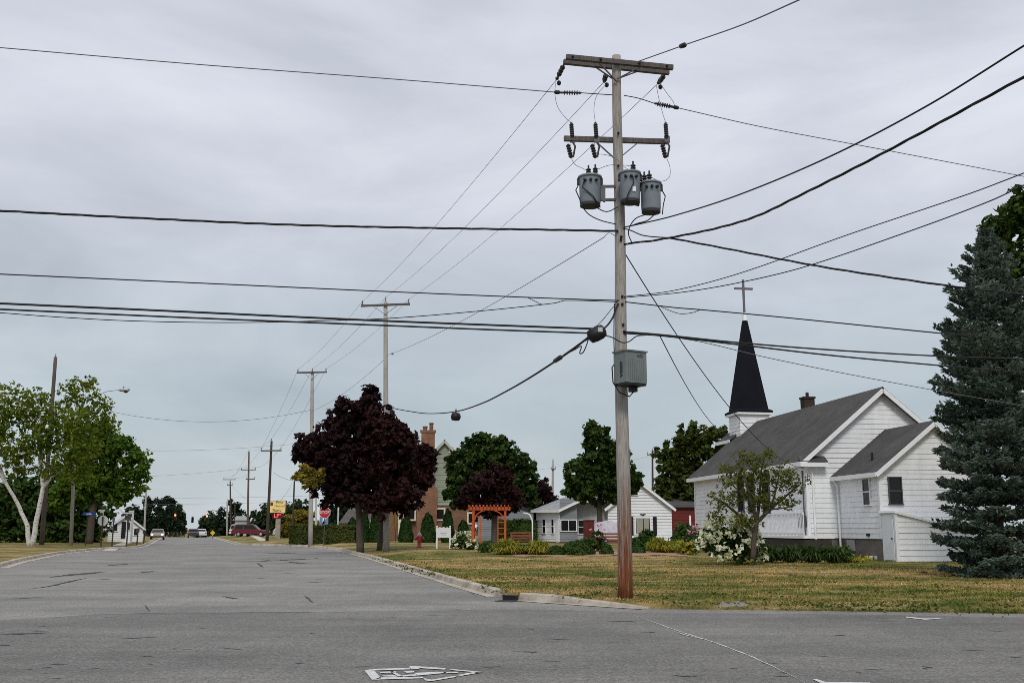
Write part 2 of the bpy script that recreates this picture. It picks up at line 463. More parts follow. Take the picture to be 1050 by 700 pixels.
_e = [gp(*p) for p in ((0, 635.6), (60, 632.6), (100, 630), (155, 628.4), (185, 627.9), (230, 628.2), (265, 627.4), (330, 627.6), (420, 626.2), (500, 624.4), (560, 624.6), (660, 628), (760, 628.6), (900, 630), (1050, 632.5))]
_e = [Vector((-110, -9, 0)), Vector((-60, 3, 0))] + _e + [Vector((30, 10.3, 0)), Vector((60, .8, 0))]
mb = MB()
for p in _e: mb.v += [Vector((p.x, p.y, .0035)), Vector((p.x, -30, .0035))]
for i in range(len(_e) - 1): mb.f.append((2 * i, 2 * i + 1, 2 * i + 3, 2 * i + 2))
mb.build('cross_road', M_ASPH2, None, False, 'structure')
def lawn_rows(y0, y1, edge, zf, side, out):
    Y = sorted(set(list(np.arange(y0, 70, .7)) + list(np.arange(70, 180, 2.5)) + list(np.arange(180, y1, 10)) + [v for v in (RY_ if side > 0 else LY_) if y0 < v < y1]))
    T = [0, .05, .15, .3, .5, .8, 1.2, 1.7, 2.4, 3.2, 4.2, 5.5, 7, 9, 11, 13, 15, 18, 22, 28, 36, 50, 80, 130, out]
    rows = []
    for y in Y:
        e = edge(y); r = []
        if side < 0 or y > 20.2: e += side * .18
        for t in T:
            x = e + side * t; r.append((x, y, zf(x, y)))
        r.insert(0, (e - side * .01, y, crest(y) - .07))
        rows.append(r if side > 0 else r[::-1])
    return rows
sheet('lawn', lawn_rows(3, 470, xr_edge, rz, 1, 300), M_GRASS)
sheet('grass_verge', lawn_rows(23, 470, xl_edge, lz_, -1, 300), M_GRASS)

def offset_path(pts, d):
    out = []
    for i, p in enumerate(pts):
        t = (pts[min(i + 1, len(pts) - 1)] - pts[max(i - 1, 0)]); t.z = 0; t.normalize()
        out.append(p + Vector((-t.y, t.x, 0)) * d)
    return out
def resample(pts, step):
    out = []
    for a, b_ in zip(pts[:-1], pts[1:]):
        k = max(1, int((b_ - a).length / step))
        out += [a.lerp(b_, i / k) for i in range(k)]
    return out + [pts[-1]]
def kerb(name, pts, side, top=.16, wid=.2, gut=.22, ends=False):
    """pts run along the road side of the kerb; side +1: lawn on the left of the path"""
    pts = resample(pts, .9)
    a = pts; b_ = offset_path(pts, side * .03); c = offset_path(pts, side * wid); g = offset_path(pts, -side * gut)
    mb = MB(); rows = []
    for i, p in enumerate(pts):
        z = crest(p.y); t = top
        if ends and i >= len(pts) - 3: t = top * (.75, .45, .12)[i - len(pts) + 3]
        jz = .006 * math.sin(i * 2.1)
        rows.append([Vector((g[i].x, g[i].y, z + .010)), Vector((a[i].x, a[i].y, z + .018)), Vector((b_[i].x, b_[i].y, z + t - .02 + jz)),
                     Vector((b_[i].x * .8 + c[i].x * .2, b_[i].y * .8 + c[i].y * .2, z + t + jz)), Vector((c[i].x, c[i].y, z + t + jz)), Vector((c[i].x, c[i].y, z - .05))])
    for r in rows: mb.v += r
    m = 6
    for i in range(len(rows) - 1):
        for j in range(m - 1):
            q = i * m + j; mb.f.append((q, q + 1, q + m + 1, q + m) if side < 0 else (q + m, q + m + 1, q + 1, q))
    mb.f += [tuple(range(m)), tuple((len(rows) - 1) * m + j for j in range(m))]
    return mb.build(name, M_CONC, None, False, 'structure')
rk = [Vector((x, y, 0)) for x, y in zip(RX_, RY_)]
i0 = len(_f) + 2
kerb('kerb', rk[i0:-1] + [Vector((rk[-1].x * .55 + rk[-2].x * .45, rk[-1].y * .55 + rk[-2].y * .45, 0))], -1)
kerb('kerb', [gp(532, 615.3), gp(560, 617.3), gp(600, 620), gp(640, 622.6), gp(663, 624)], 1, gut=.2, ends=True)
lk = [Vector((x, y, 0)) for x, y in zip(LX_, LY_)]
kerb('kerb', lk[3:-1] + [lk[-1].lerp(lk[-2], .5)], 1, gut=.35)
# far kerb paint is paler: keep as is.  Broken lump of old kerb at the lawn edge
mb = MB()
c = gp(752, 623.5)
prof = [(-.36, 0, .02), (-.22, .03, .09), (-.02, .05, .07), (.12, .06, .11), (.3, .02, .05), (.4, .03, .02)]
rows = []
for x, y, z in prof:
    rows.append([c + Vector((x, -.16 - y, 0)), c + Vector((x, -.1, z)), c + Vector((x * .95, .08, z + .03)), c + Vector((x, .2 + y, .01))])
for r in rows: mb.v += r
for i in range(5):
    for j in range(3):
        q = i * 4 + j; mb.f.append((q + 4, q + 5, q + 1, q))
o = mb.build('broken_kerb_block', simple('old_dark_concrete', (.2, .19, .175), .9, .2, 0, .35, 9, bmp=.5), None, False)
tag(o, 'broken concrete kerb block lying at the lawn edge right of the big pole', 'kerb block')

# storm drain inlet in the kerb gap
sdp = gp(521, 616)
t = thing('storm_drain', 'dark cast iron storm drain inlet set in the gap of the corner kerb', 'storm drain', sdp, math.radians(-20))
mb = MB(); mb.box((0, .14, .05), (.3, .16, .1)); mb.box((0, .15, .11), (.34, .2, .025)); mb.build('inlet_hood', M_BLACK, t)
mb = MB()
for k in range(7): mb.box((-.18 + k * .06, -.12, .013), (.022, .26, .02))
mb.box((0, -.255, .013), (.42, .02, .022)); mb.box((0, .01, .013), (.42, .02, .022))
mb.build('grate', M_STEEL, t)

# cracks and tar streaks on the asphalt
def ribbon(mb, pix, wpx, z=.0075, jag=.35):
    P = [gp(*p) for p in pix]; Q = []
    for a, b_ in zip(P[:-1], P[1:]):
        k = max(3, int((b_ - a).length / .25))
        Q += [a.lerp(b_, i / k) for i in range(k)]
    Q.append(P[-1]); m = len(Q); k0 = len(mb.v)
    for i, p in enumerate(Q):
        d = (Q[min(i + 1, m - 1)] - Q[max(i - 1, 0)]).normalized(); nn = Vector((-d.y, d.x, 0))
        taper = min(1, 3 * min(i, m - 1 - i) / m + .12)
        wv = wpx * taper * (1 + random.uniform(-jag, jag)); off = random.uniform(-.3, .3) * wpx
        mb.v += [p + nn * (wv / 2 + off) + Vector((0, 0, z + crest(p.y))), p - nn * (wv / 2 - off) + Vector((0, 0, z + crest(p.y)))]
    for i in range(m - 1):
        a = k0 + 2 * i; mb.f.append((a, a + 1, a + 3, a + 2))
mb = MB()
for pix, wv in (([(48, 591.6), (75, 589), (106, 586)], .42), ([(28, 604), (50, 601), (90, 592)], .12), ([(8, 614), (45, 612)], .12), ([(0, 650.4), (30, 649.4), (52, 648.4)], .13),
                ([(0, 635.6), (60, 632.6), (100, 630), (155, 628.4), (185, 627.9), (230, 628.2), (265, 627.4), (330, 627.6), (420, 626.2)], .05),
                ([(229, 575.6), (262, 575.4), (300, 573.6), (328, 572)], .5), ([(264, 577), (270, 581.5)], .1), ([(268, 566.4), (312, 567.4)], .5), ([(292, 575.6), (318, 578)], .3), ([(312, 610), (321, 618)], .045),
                ([(112, 579.6), (130, 577.8)], .4), ([(144, 586.6), (154, 585.4)], .4), ([(228, 611), (245, 614)], .09), ([(148, 620), (154, 627)], .03), ([(28, 686.6), (34, 686.2)], .03), ([(42, 685), (54, 684.2)], .05),
                ([(43, 690.8), (50, 690.6)], .03), ([(90, 686), (104, 684.8)], .035), ([(176, 665.4), (182, 665.2)], .06), ([(302, 680.4), (312, 680)], .04), ([(48, 696), (64, 695.4)], .03),
                ([(690, 692.5), (704, 693.4), (718, 693)], .05), ([(855, 651), (868, 651.4)], .06), ([(834, 672), (850, 673)], .035), ([(944, 683), (958, 685)], .05), ([(1012, 646.6), (1030, 647)], .05), ([(946, 685), (952, 686)], .05),
                ([(488, 597), (478, 603), (488, 611)], .02), ([(596, 636), (640, 637), (662, 636)], .05), ([(560, 655), (592, 656)], .03), ([(225, 664), (250, 666)], .03), ([(120, 655), (162, 653)], .05), ([(980, 666), (1008, 667)], .04)):
    ribbon(mb, pix, wv)
for k in range(46):
    px = random.uniform(-40, 1080); py = 600 + 98 * random.random() ** .8
    if px > 480 and py < 632: continue
    ln = random.uniform(6, 26); ribbon(mb, [(px, py), (px + ln * .5, py + random.uniform(-.5, .5)), (px + ln, py + random.uniform(-.8, .8))], random.uniform(.015, .05))
for k in range(14):
    px = random.uniform(60, 380); py = random.uniform(566, 600); ln = random.uniform(8, 24)
    ribbon(mb, [(px, py), (px + ln, py + random.uniform(-1.2, .4))], random.uniform(.05, .16))
mb.build('road_cracks', M_TAR, None, False, 'structure')
mb = MB()
ribbon(mb, [(640, 628.2), (656, 632.6), (676, 640), (700, 648.6), (722, 655.4), (742, 662), (772, 674), (800, 687), (826, 700.5)], .03, .009, .5)
ribbon(mb, [(690, 647), (702, 651), (724, 656)], .03, .0095, .5)
mb.build('road_repair_line', M_WORN, None, False, 'structure')

# painted marks: hollow arrow with letters, a corner mark and a thin tick
def gpoly(mb, pix, z=.0115): mb.add([gp(*p, z) for p in pix], [tuple(range(len(pix)))])
mb = MB()
S = lambda q: (360 + q[0] * 160 / 1050, 660 + q[1] * 40 / 262.5)
for pl in ([(88, 172), (150, 170), (205, 228), (140, 238)], [(120, 172), (120, 166), (400, 158), (404, 168), (160, 176)], [(150, 238), (190, 222), (480, 218), (490, 228)],
           [(395, 144), (640, 160), (628, 170), (462, 160), (455, 166), (404, 168), (392, 158)], [(672, 166), (888, 186), (845, 192), (820, 186), (664, 172)],
           [(888, 186), (740, 212), (706, 208), (826, 186)], [(484, 226), (540, 238), (700, 211), (704, 220), (540, 247), (500, 243)],
           [(190, 186), (300, 180), (300, 189), (200, 193)], [(210, 210), (280, 206), (320, 214), (300, 218), (215, 216)], [(280, 180), (345, 212), (320, 216), (262, 184)],
           [(355, 180), (420, 178), (430, 188), (372, 192)], [(345, 208), (440, 200), (440, 210), (350, 217)], [(430, 192), (540, 186), (640, 185), (640, 192), (470, 208), (440, 210)],
           [(620, 187), (718, 186), (718, 193), (625, 195)]):
    gpoly(mb, [S(q) for q in pl])
gpoly(mb, [(833, 695.5), (838, 695.8), (846, 698.4), (892, 699), (892, 703), (848, 703)], .0115)
gpoly(mb, [(929, 631.6), (949, 633.6), (965, 633), (965, 633.6), (949, 634.8), (929, 632.6)], .0115)
mb.build('road_markings', M_RPAINT, None, False, 'structure')

# concrete paths on both far corners
def strip(name, a, b_, mat, k=8, dz=.012):
    (p0, p1), (q0, q1) = a, b_
    rows = []
    for i in range(k + 1):
        u = i / k; r = []
        for v in np.linspace(0, 1, 4):
            p = p0.lerp(p1, u); q = q0.lerp(q1, u); m_ = p.lerp(q, v)
            r.append((m_.x, m_.y, gz(m_.x, m_.y) + dz))
        rows.append(r)
    return sheet(name, rows, mat)
strip('pavement', (gp(105, 562, .15), gp(146, 549.4, .1)), (gp(119, 562, .15), gp(151, 549.8, .1)), M_WALK)
strip('driveway', (gp(253, 548.6, .15), gp(270, 557.6, .15)), (gp(259, 548.6, .15), gp(281, 557.8, .15)), M_WALK)
# mulch bed
rows = []
for i in range(7):
    r = []
    for j in range(25):
        px = 503 + j * 8.4
        D = 51.5 + i * 1.6 + (1 if i in (0, 6) else 0) * math.sin(j * 1.3) * .7 + (3.5 if px < 520 else 0)
        p = at(px, 560, D); r.append((p.x, D, gz(p.x, D) + .02))
    rows.append(r)
sheet('mulch_bed', rows, M_MULCH)

# grass blades (one mass)
N = 150000
Yb = 19 + (1 - RNG.random(N) ** .5) * 44
Xb = (RNG.random(N) * 1.06 - .33) * Yb
keep = np.array([x > xr_edge(y) + .24 for x, y in zip(Xb, Yb)])
Xb, Yb = Xb[keep], Yb[keep]
# more at the edges of the kerb and road
Ne = 16000
te = RNG.random(Ne); ye = 17 + te * 40; xe = np.array([xr_edge(y) for y in ye]) + np.where(ye < 20, -.02, .22) + RNG.random(Ne) ** 2 * .5
Xb = np.concatenate([Xb, xe]); Yb = np.concatenate([Yb, ye])
Zb = np.array([rz(x, y) for x, y in zip(Xb, Yb)])
N = len(Xb)
hgt = RNG.uniform(.015, .042, N) * (1 + (RNG.random(N) > .97) * .9); ang = RNG.uniform(0, 2 * PI, N); wd = RNG.uniform(.008, .018, N) * (1 + Yb / 40)
V = np.zeros((N, 3, 3))
dx, dy = np.cos(ang) * wd, np.sin(ang) * wd
V[:, 0] = np.stack([Xb - dx, Yb - dy, Zb - .01], 1); V[:, 1] = np.stack([Xb + dx, Yb + dy, Zb - .01], 1)
ln = RNG.normal(0, .6, (N, 2)) * hgt[:, None]
V[:, 2] = np.stack([Xb + ln[:, 0], Yb + ln[:, 1], Zb + hgt], 1)
o = link('grass', quads_mesh('grass', V, 3), M_BLADE, None, 'stuff')

#==FOLIAGE==
def unit(a): return a / (np.linalg.norm(a, axis=1, keepdims=True) + 1e-9)
def leaf_quads(C, Nrm, L, asp=.55, droop=0):
    n_ = len(C)
    t = unit(np.cross(Nrm, RNG.normal(size=(n_, 3)))); b_ = unit(np.cross(Nrm, t))
    if droop: t[:, 2] -= droop; t = unit(t)
    L = L[:, None]
    V = np.zeros((n_, 4, 3))
    V[:, 0] = C - t * L; V[:, 2] = C + t * L
    V[:, 1] = C + b_ * L * asp - t * L * .15; V[:, 3] = C - b_ * L * asp - t * L * .15
    V[:, 2] += Nrm * L * -.2
    return V
def crown_quads(ells, n_leaf, leaf, sub=.28, shell=2.6, flat=.8, jit=.9):
    """ells: list of (centre Vector, rx, ry, rz)"""
    vol = np.array([e_[1] * e_[2] * e_[3] for e_ in ells]) ** .75; vol = vol / vol.sum()
    out = []
    for (c, rx, ry, rz_), fr in zip(ells, vol):
        nl = int(n_leaf * fr)
        rm = (rx * ry * rz_) ** (1 / 3)
        rs = max(leaf * 1.6, sub * rm)
        ns = max(6, int((rm / rs) ** 2 * 4.5))
        d = unit(RNG.normal(size=(ns, 3))); r = RNG.random(ns) ** (1 / shell)
        S_ = d * r[:, None] * np.array([rx, ry, rz_]) * (1 - rs / rm * .5) + np.array(c)
        S_ += RNG.normal(0, rs * .42, S_.shape)
        rr = rs * RNG.uniform(.45, 1.3, ns)
        k = RNG.integers(0, ns, nl)
        dd = unit(RNG.normal(size=(nl, 3)))
        q = RNG.random(nl) ** .45
        P = S_[k] + dd * (rr[k] * q)[:, None] * np.array([1, 1, flat])
        nn = unit(dd * .7 + np.array([0, 0, .55]) + RNG.normal(0, jit * .6, (nl, 3)))
        out.append(leaf_quads(P, nn, leaf * RNG.uniform(.6, 1.25, nl)))
    return np.concatenate(out)
def pell(D, base, lst, depth=.9):
    """photo ellipses -> ellipsoids relative to base"""
    out = []
    for it in lst:
        cx, cy, rx, ry = it[:4]; dd = it[4] if len(it) > 4 else 0
        Dd = D + dd
        c = at(cx, cy, Dd) - base
        a = (at(cx + rx, cy, Dd) - at(cx - rx, cy, Dd)).length / 2
        h = (at(cx, cy - ry, Dd) - at(cx, cy + ry, Dd)).length / 2
        out.append((c, a, a * depth, h))
    return out
def stem(mb, P, r0, r1, n=8, wob=.0):
    P = [Vector(p) for p in P]; Q = []
    for a, b_ in zip(P[:-1], P[1:]):
        k = 4
        Q += [a.lerp(b_, i / k) + Vector((random.uniform(-wob, wob), random.uniform(-wob, wob), 0)) * (1 if i else 0) for i in range(k)]
    Q.append(P[-1]); m = len(Q)
    mb.tube(Q, [r0 + (r1 - r0) * i / (m - 1) for i in range(m)], n)
def tree(name, label, cat, px, D, lst, mat, n_leaf, leaf, bark=None, tr=.16, trunk_top=None, group=None, depth=.9, sub=.28, base_px=None, limbs=7, trunks=None, shell=2.6, flat=.8):
    base = place(px, D)
    t = thing(name, label, cat, base, 0, group)
    E = pell(D, base, lst, depth)
    mb = MB()
    cen = sum((e_[0] for e_ in E), Vector()) / len(E)
    low = min(e_[0].z - e_[3] for e_ in E); top = max(e_[0].z + e_[3] for e_ in E)
    if trunks is None:
        fork = Vector((cen.x * .25, cen.y * .25, max(.6, low + (top - low) * .18)))
        stem(mb, [(0, 0, -.1), (fork.x * .4, 0, fork.z * .5), fork], tr * 1.25, tr * .85)
        stem(mb, [fork, Vector((cen.x * .8, cen.y * .8, (low + top) / 2)), Vector((cen.x, cen.y, top - (top - low) * .15))], tr * .8, .03, wob=.08)
        for e_ in (E * 3)[:max(limbs, len(E))]:
            p = e_[0] + Vector((random.uniform(-.5, .5) * e_[1], random.uniform(-.5, .5) * e_[2], random.uniform(-.2, .5) * e_[3]))
            s0 = fork.lerp(Vector((cen.x * .8, cen.y * .8, (low + top) / 2)), random.uniform(0, .7))
            stem(mb, [s0, s0.lerp(p, .5) + Vector((0, 0, -.1)), p], tr * .38, .02, 6, .06)
    else:
        for P, r0, r1 in trunks:
            stem(mb, [(at(x, y, D + dd) - base) if (x, y) != (None, None) else Vector() for x, y, dd in P], r0, r1, 8, .02)
    mb.build('trunk', bark or M_BARK, t, True)
    link('crown', quads_mesh('crown', crown_quads(E, n_leaf, leaf, sub, shell, flat)), mat, t)
    return t

LM_OAKR = leafmat('deep_green_leaves', (.018, .042, .008), (.045, .085, .014), .25, (.08, .13, .02))
LM_BIRCH = leafmat('birch_leaves', (.052, .105, .010), (.125, .18, .016), .4, (.22, .245, .026))
LM_MAPLE = leafmat('maple_leaves', (.040, .10, .011), (.092, .175, .02), .4, (.145, .23, .03))
LM_DARKG = leafmat('dark_green_leaves', (.014, .036, .007), (.034, .068, .012), .25, (.06, .10, .018))
LM_OAK = leafmat('olive_green_leaves', (.022, .042, .007), (.052, .075, .013), .25, (.085, .105, .02))
LM_PURP = leafmat('purple_leaves', (.010, .0055, .008), (.022, .009, .011), .2, (.046, .016, .016), .5)
LM_PURPR = leafmat('red_purple_leaves', (.014, .006, .007), (.030, .0105, .011), .2, (.054, .017, .016), .5)
LM_YELG = leafmat('yellow_green_leaves', (.12, .12, .018), (.26, .21, .03), .35, (.42, .28, .04))
LM_FAR = leafmat('far_leaves', (.016, .032, .013), (.03, .052, .018), .2, (.042, .066, .022))
LM_FARD = leafmat('far_conifer', (.012, .024, .013), (.02, .036, .016), .15)
LM_OLIVE = leafmat('sparse_olive_leaves', (.055, .075, .014), (.11, .135, .025), .4, (.19, .20, .04))
LM_HEDGE = leafmat('hedge_leaves', (.017, .04, .008), (.038, .072, .013), .2, (.06, .10, .02))
LM_HEDGEY = leafmat('trimmed_hedge_leaves', (.035, .055, .012), (.065, .085, .018), .2, (.10, .11, .025))
LM_ARB = leafmat('arborvitae', (.016, .045, .009), (.03, .068, .014), .1, (.045, .09, .018))
LM_LILY = leafmat('daylily_leaves', (.14, .20, .025), (.32, .35, .05), .45, (.62, .52, .07))
LM_PLANT = leafmat('garden_leaves', (.03, .065, .014), (.06, .11, .022), .25, (.10, .15, .04))
LM_WFLOW = leafmat('white_flower', (.58, .62, .36), (.78, .78, .62), .2)
LM_PFLOW = leafmat('pink_flower', (.55, .16, .30), (.70, .38, .50), .2)
LM_SPRUCE = leafmat('blue_spruce_needles', (.050, .082, .058), (.12, .168, .128), .1, (.25, .31, .255))

# --- left group
tree('birch_tree', 'white-trunked birch with a forked stem on the left lawn', 'tree', 32, 79,
     [(8, 425, 28, 34), (36, 420, 24, 28), (76, 402, 18, 18), (98, 418, 20, 24), (58, 436, 30, 28), (48, 455, 24, 20), (50, 480, 18, 12), (20, 480, 18, 10), (-25, 440, 36, 40), (86, 446, 28, 28), (14, 462, 36, 20), (74, 470, 26, 26, -1), (110, 436, 14, 16), (92, 392, 10, 9), (84, 490, 18, 14, -2), (80, 432, 20, 18, -3), (84, 458, 20, 18, -3)],
     LM_BIRCH, 17000, .15, M_BARKW, sub=.16, shell=2.2, trunks=[
         ([(30, 561, 0), (28, 538, 0), (17, 514, 0), (3, 490, -.5), (-12, 465, -1)], .20, .09), ([(17, 514, 0), (6, 494, .5), (-3, 470, .8), (5, 430, .5)], .13, .05),
         ([(33, 561, 0), (38, 530, 0), (44, 500, 0), (52, 489, .3), (68, 479, .5), (80, 450, .5), (85, 410, .3)], .22, .05), ([(44, 500, 0), (41, 475, .4), (42, 440, 0), (40, 405, 0)], .15, .04), ([(52, 489, .3), (57, 475, -.5), (66, 440, -.8)], .10, .04)])
tree('maple_tree', 'bright green maple leaning over the road corner on the left', 'tree', 91, 92,
     [(98, 468, 26, 24), (124, 460, 20, 16), (140, 470, 15, 11), (112, 490, 32, 14), (138, 486, 17, 12), (88, 500, 30, 18), (118, 508, 22, 11), (104, 445, 18, 16), (68, 508, 22, 16), (140, 502, 10, 6), (75, 482, 22, 16)],
     LM_MAPLE, 15000, .24, M_BARK, .3, sub=.17, shell=2.4)
t = thing('hedge', 'tall dark overgrown hedge behind the white birch', 'hedge', place(40, 101))
E = pell(101, t.location, [(x, 524 - 5 * math.sin(x * .11), 22, 36) for x in range(-60, 100, 13)] + [(x, 546, 20, 14) for x in range(-60, 100, 16)] + [(15, 508, 24, 26), (55, 505, 22, 28), (38, 500, 16, 20)], .8)
link('foliage', quads_mesh('foliage', crown_quads(E, 17000, .34, .22)), LM_HEDGE, t)
mb = MB()
for k in range(7): mb = MB(); stem(mb, [(-14 + k * 3.2, 0, -.1), (-14 + k * 3.2 + .2, .2, 1.6)], .09, .05, 6); mb.build('stem', M_BARK, t)

# --- far street trees (left then right of the street)
far = [('far_street_tree', 'dark pointed tree behind the white shop building', 150, 185, [(152, 530, 9, 18), (152, 514, 5, 10), (144, 536, 12, 16), (136, 528, 10, 14)], LM_FARD, 1800, .4),
       ('far_street_tree', 'taller ragged evergreen right of the white shop building', 165, 200, [(164, 532, 10, 18), (163, 516, 5, 8), (158, 540, 9, 12)], LM_FARD, 1800, .4),
       ('far_street_tree', 'spired evergreen beside the hanging red signal', 174, 205, [(174, 531, 9, 20), (172, 513, 5, 7)], LM_FARD, 1800, .4),
       ('far_street_tree', 'round green street tree at the left end of the far road gap', 182, 215, [(180, 530, 11, 19), (186, 536, 7, 14)], LM_FAR, 2000, .45),
       ('far_street_tree', 'low rounded tree at the right end of the far road gap', 213, 230, [(211, 541, 9, 13), (219, 538, 8, 15)], LM_FAR, 1800, .45),
       ('far_street_tree', 'dark green tree behind the far wooden poles', 228, 225, [(228, 536, 9, 19), (236, 538, 9, 16)], LM_FARD, 2000, .45),
       ('far_street_tree', 'narrow dark conifer above the small grey house', 246, 215, [(243, 526, 6, 14), (239, 518, 4, 8), (247, 540, 10, 14)], LM_FARD, 1600, .45),
       ('far_street_tree', 'broad dark tree behind the red parked car', 264, 200, [(260, 538, 13, 16), (272, 532, 14, 20), (285, 536, 12, 18)], LM_FAR, 3200, .45),
       ('far_street_tree', 'broad dark tree behind the yellow bank sign', 292, 190, [(296, 530, 16, 18), (306, 521, 12, 10), (285, 545, 12, 12)], LM_FAR, 3200, .45),
       ('far_street_tree', 'conifer seen between the stop sign and the purple trees', 339, 170, [(339, 536, 9, 20), (338, 514, 4, 10)], LM_FARD, 1800, .4),
       ('far_street_tree', 'dark conifer behind the brown roofed cottage', 352, 165, [(353, 530, 10, 22), (352, 508, 5, 12)], LM_FARD, 2000, .4)]
for nm, lb, px, D, E, m, nl, lf in far:
    tree(nm, lb, 'tree', px, D, E, m, nl, lf, M_BARK, .2, group='trees along the far street', sub=.3)
tree('yellow_green_tree', 'yellow-green small tree beyond the trimmed hedge', 'tree', 306, 128, [(304, 538, 15, 14), (296, 545, 14, 10), (313, 532, 12, 12), (322, 542, 12, 12)], LM_YELG, 3600, .3, M_BARK, .15, sub=.25)
tree('yellowing_maple_tree', 'yellow-leaved tree peeping out left of the purple maples', 'tree', 372, 66, [(307, 488, 7, 6, -7), (316, 494, 8, 6, -7), (312, 482, 6, 5, -7), (325, 488, 10, 9, -6)], LM_YELG, 1500, .13, M_BARK, .08, sub=.3)
# treeline far off
W = []
for i in range(900):
    a = RNG.uniform(-1.1, 1.1)
    if -.345 < a < -.295: continue
    D = RNG.uniform(380, 560); r = RNG.uniform(4, 8)
    W.append((Vector((a * D, D, crest(D) + RNG.uniform(2, 6.5))), r * 1.3, r, r * .9))
o = link('far_woods', quads_mesh('far_woods', crown_quads(W, 30000, 1.0, .4)), LM_FAR, None, 'stuff')
W = [(Vector((-.318 * 900 + RNG.uniform(-40, 40), 900 + RNG.uniform(-30, 60), -6 + RNG.uniform(0, 1.5))), 8, 6, 4) for i in range(40)]
link('distant_woods', quads_mesh('distant_woods', crown_quads(W, 3000, 1.2, .4)), LM_FAR, None, 'stuff')

# --- purple maples by the kerb
tree('purple_maple_tree', 'dark purple maple nearest the third pole, taller with a pointed top', 'tree', 370, 62,
     [(372, 425, 20, 22), (378, 405, 12, 13), (345, 440, 22, 20), (322, 458, 22, 17), (352, 470, 36, 26), (330, 485, 24, 18), (372, 500, 34, 22), (345, 505, 22, 14), (385, 450, 24, 24), (309, 466, 10, 9), (352, 418, 10, 10)],
     LM_PURP, 20000, .20, M_BARK, .19, sub=.18, base_px=(366, 562))
tree('purple_maple_tree', 'reddish purple maple closest to the brick chimney house', 'tree', 389, 64.5,
     [(405, 452, 26, 24, -4.5), (425, 470, 22, 22), (400, 485, 36, 28, -3.5), (432, 488, 15, 14), (412, 508, 26, 16, -4), (390, 515, 24, 14, -4), (398, 436, 14, 14, -4.5), (440, 462, 9, 10), (420, 490, 24, 22), (388, 428, 15, 16, -4), (380, 462, 20, 22, -3)],
     LM_PURPR, 17000, .20, M_BARK, .15, sub=.18)
# --- trees behind the garden
tree('round_maple_tree', 'wide round green maple behind the orange arbor', 'tree', 508, 92,
     [(505, 468, 30, 22), (480, 480, 26, 26), (530, 485, 24, 26), (500, 500, 42, 24), (540, 505, 14, 18), (468, 505, 16, 18), (515, 460, 18, 14), (490, 452, 14, 10)],
     LM_DARKG, 15000, .27, M_BARK, .3, sub=.18)
tree('red_leaf_tree', 'small dark red-leaved tree in front of the wide green maple', 'tree', 507, 80,
     [(505, 500, 28, 20), (480, 512, 14, 14), (528, 512, 14, 14), (505, 520, 26, 12), (512, 487, 16, 12)], LM_PURPR, 7000, .2, M_BARK, .2, sub=.22)
tree('purple_leaf_tree', 'dark purple tree standing left of the low white house', 'tree', 556, 112,
     [(556, 508, 12, 18), (550, 522, 15, 16), (566, 518, 9, 16), (556, 535, 16, 12)], LM_PURP, 4500, .3, M_BARK, .2, sub=.25)
tree('dense_maple_tree', 'dense dark green maple in front of the white house', 'tree', 615, 78,
     [(612, 452, 18, 18), (622, 470, 26, 22), (600, 488, 22, 20), (640, 488, 17, 22), (618, 500, 34, 18), (590, 502, 14, 13), (608, 440, 10, 8), (648, 498, 11, 13)],
     LM_DARKG, 15000, .23, M_BARK, .2, sub=.18)
tree('broad_maple_tree', 'broad dark tree between the white house and the church', 'tree', 706, 96,
     [(712, 452, 24, 20), (690, 475, 22, 24), (722, 480, 24, 28), (700, 505, 30, 18), (738, 470, 12, 20), (735, 445, 12, 12), (683, 500, 16, 16), (728, 505, 22, 14)],
     LM_OAK, 14000, .28, M_BARK, .3, sub=.18)

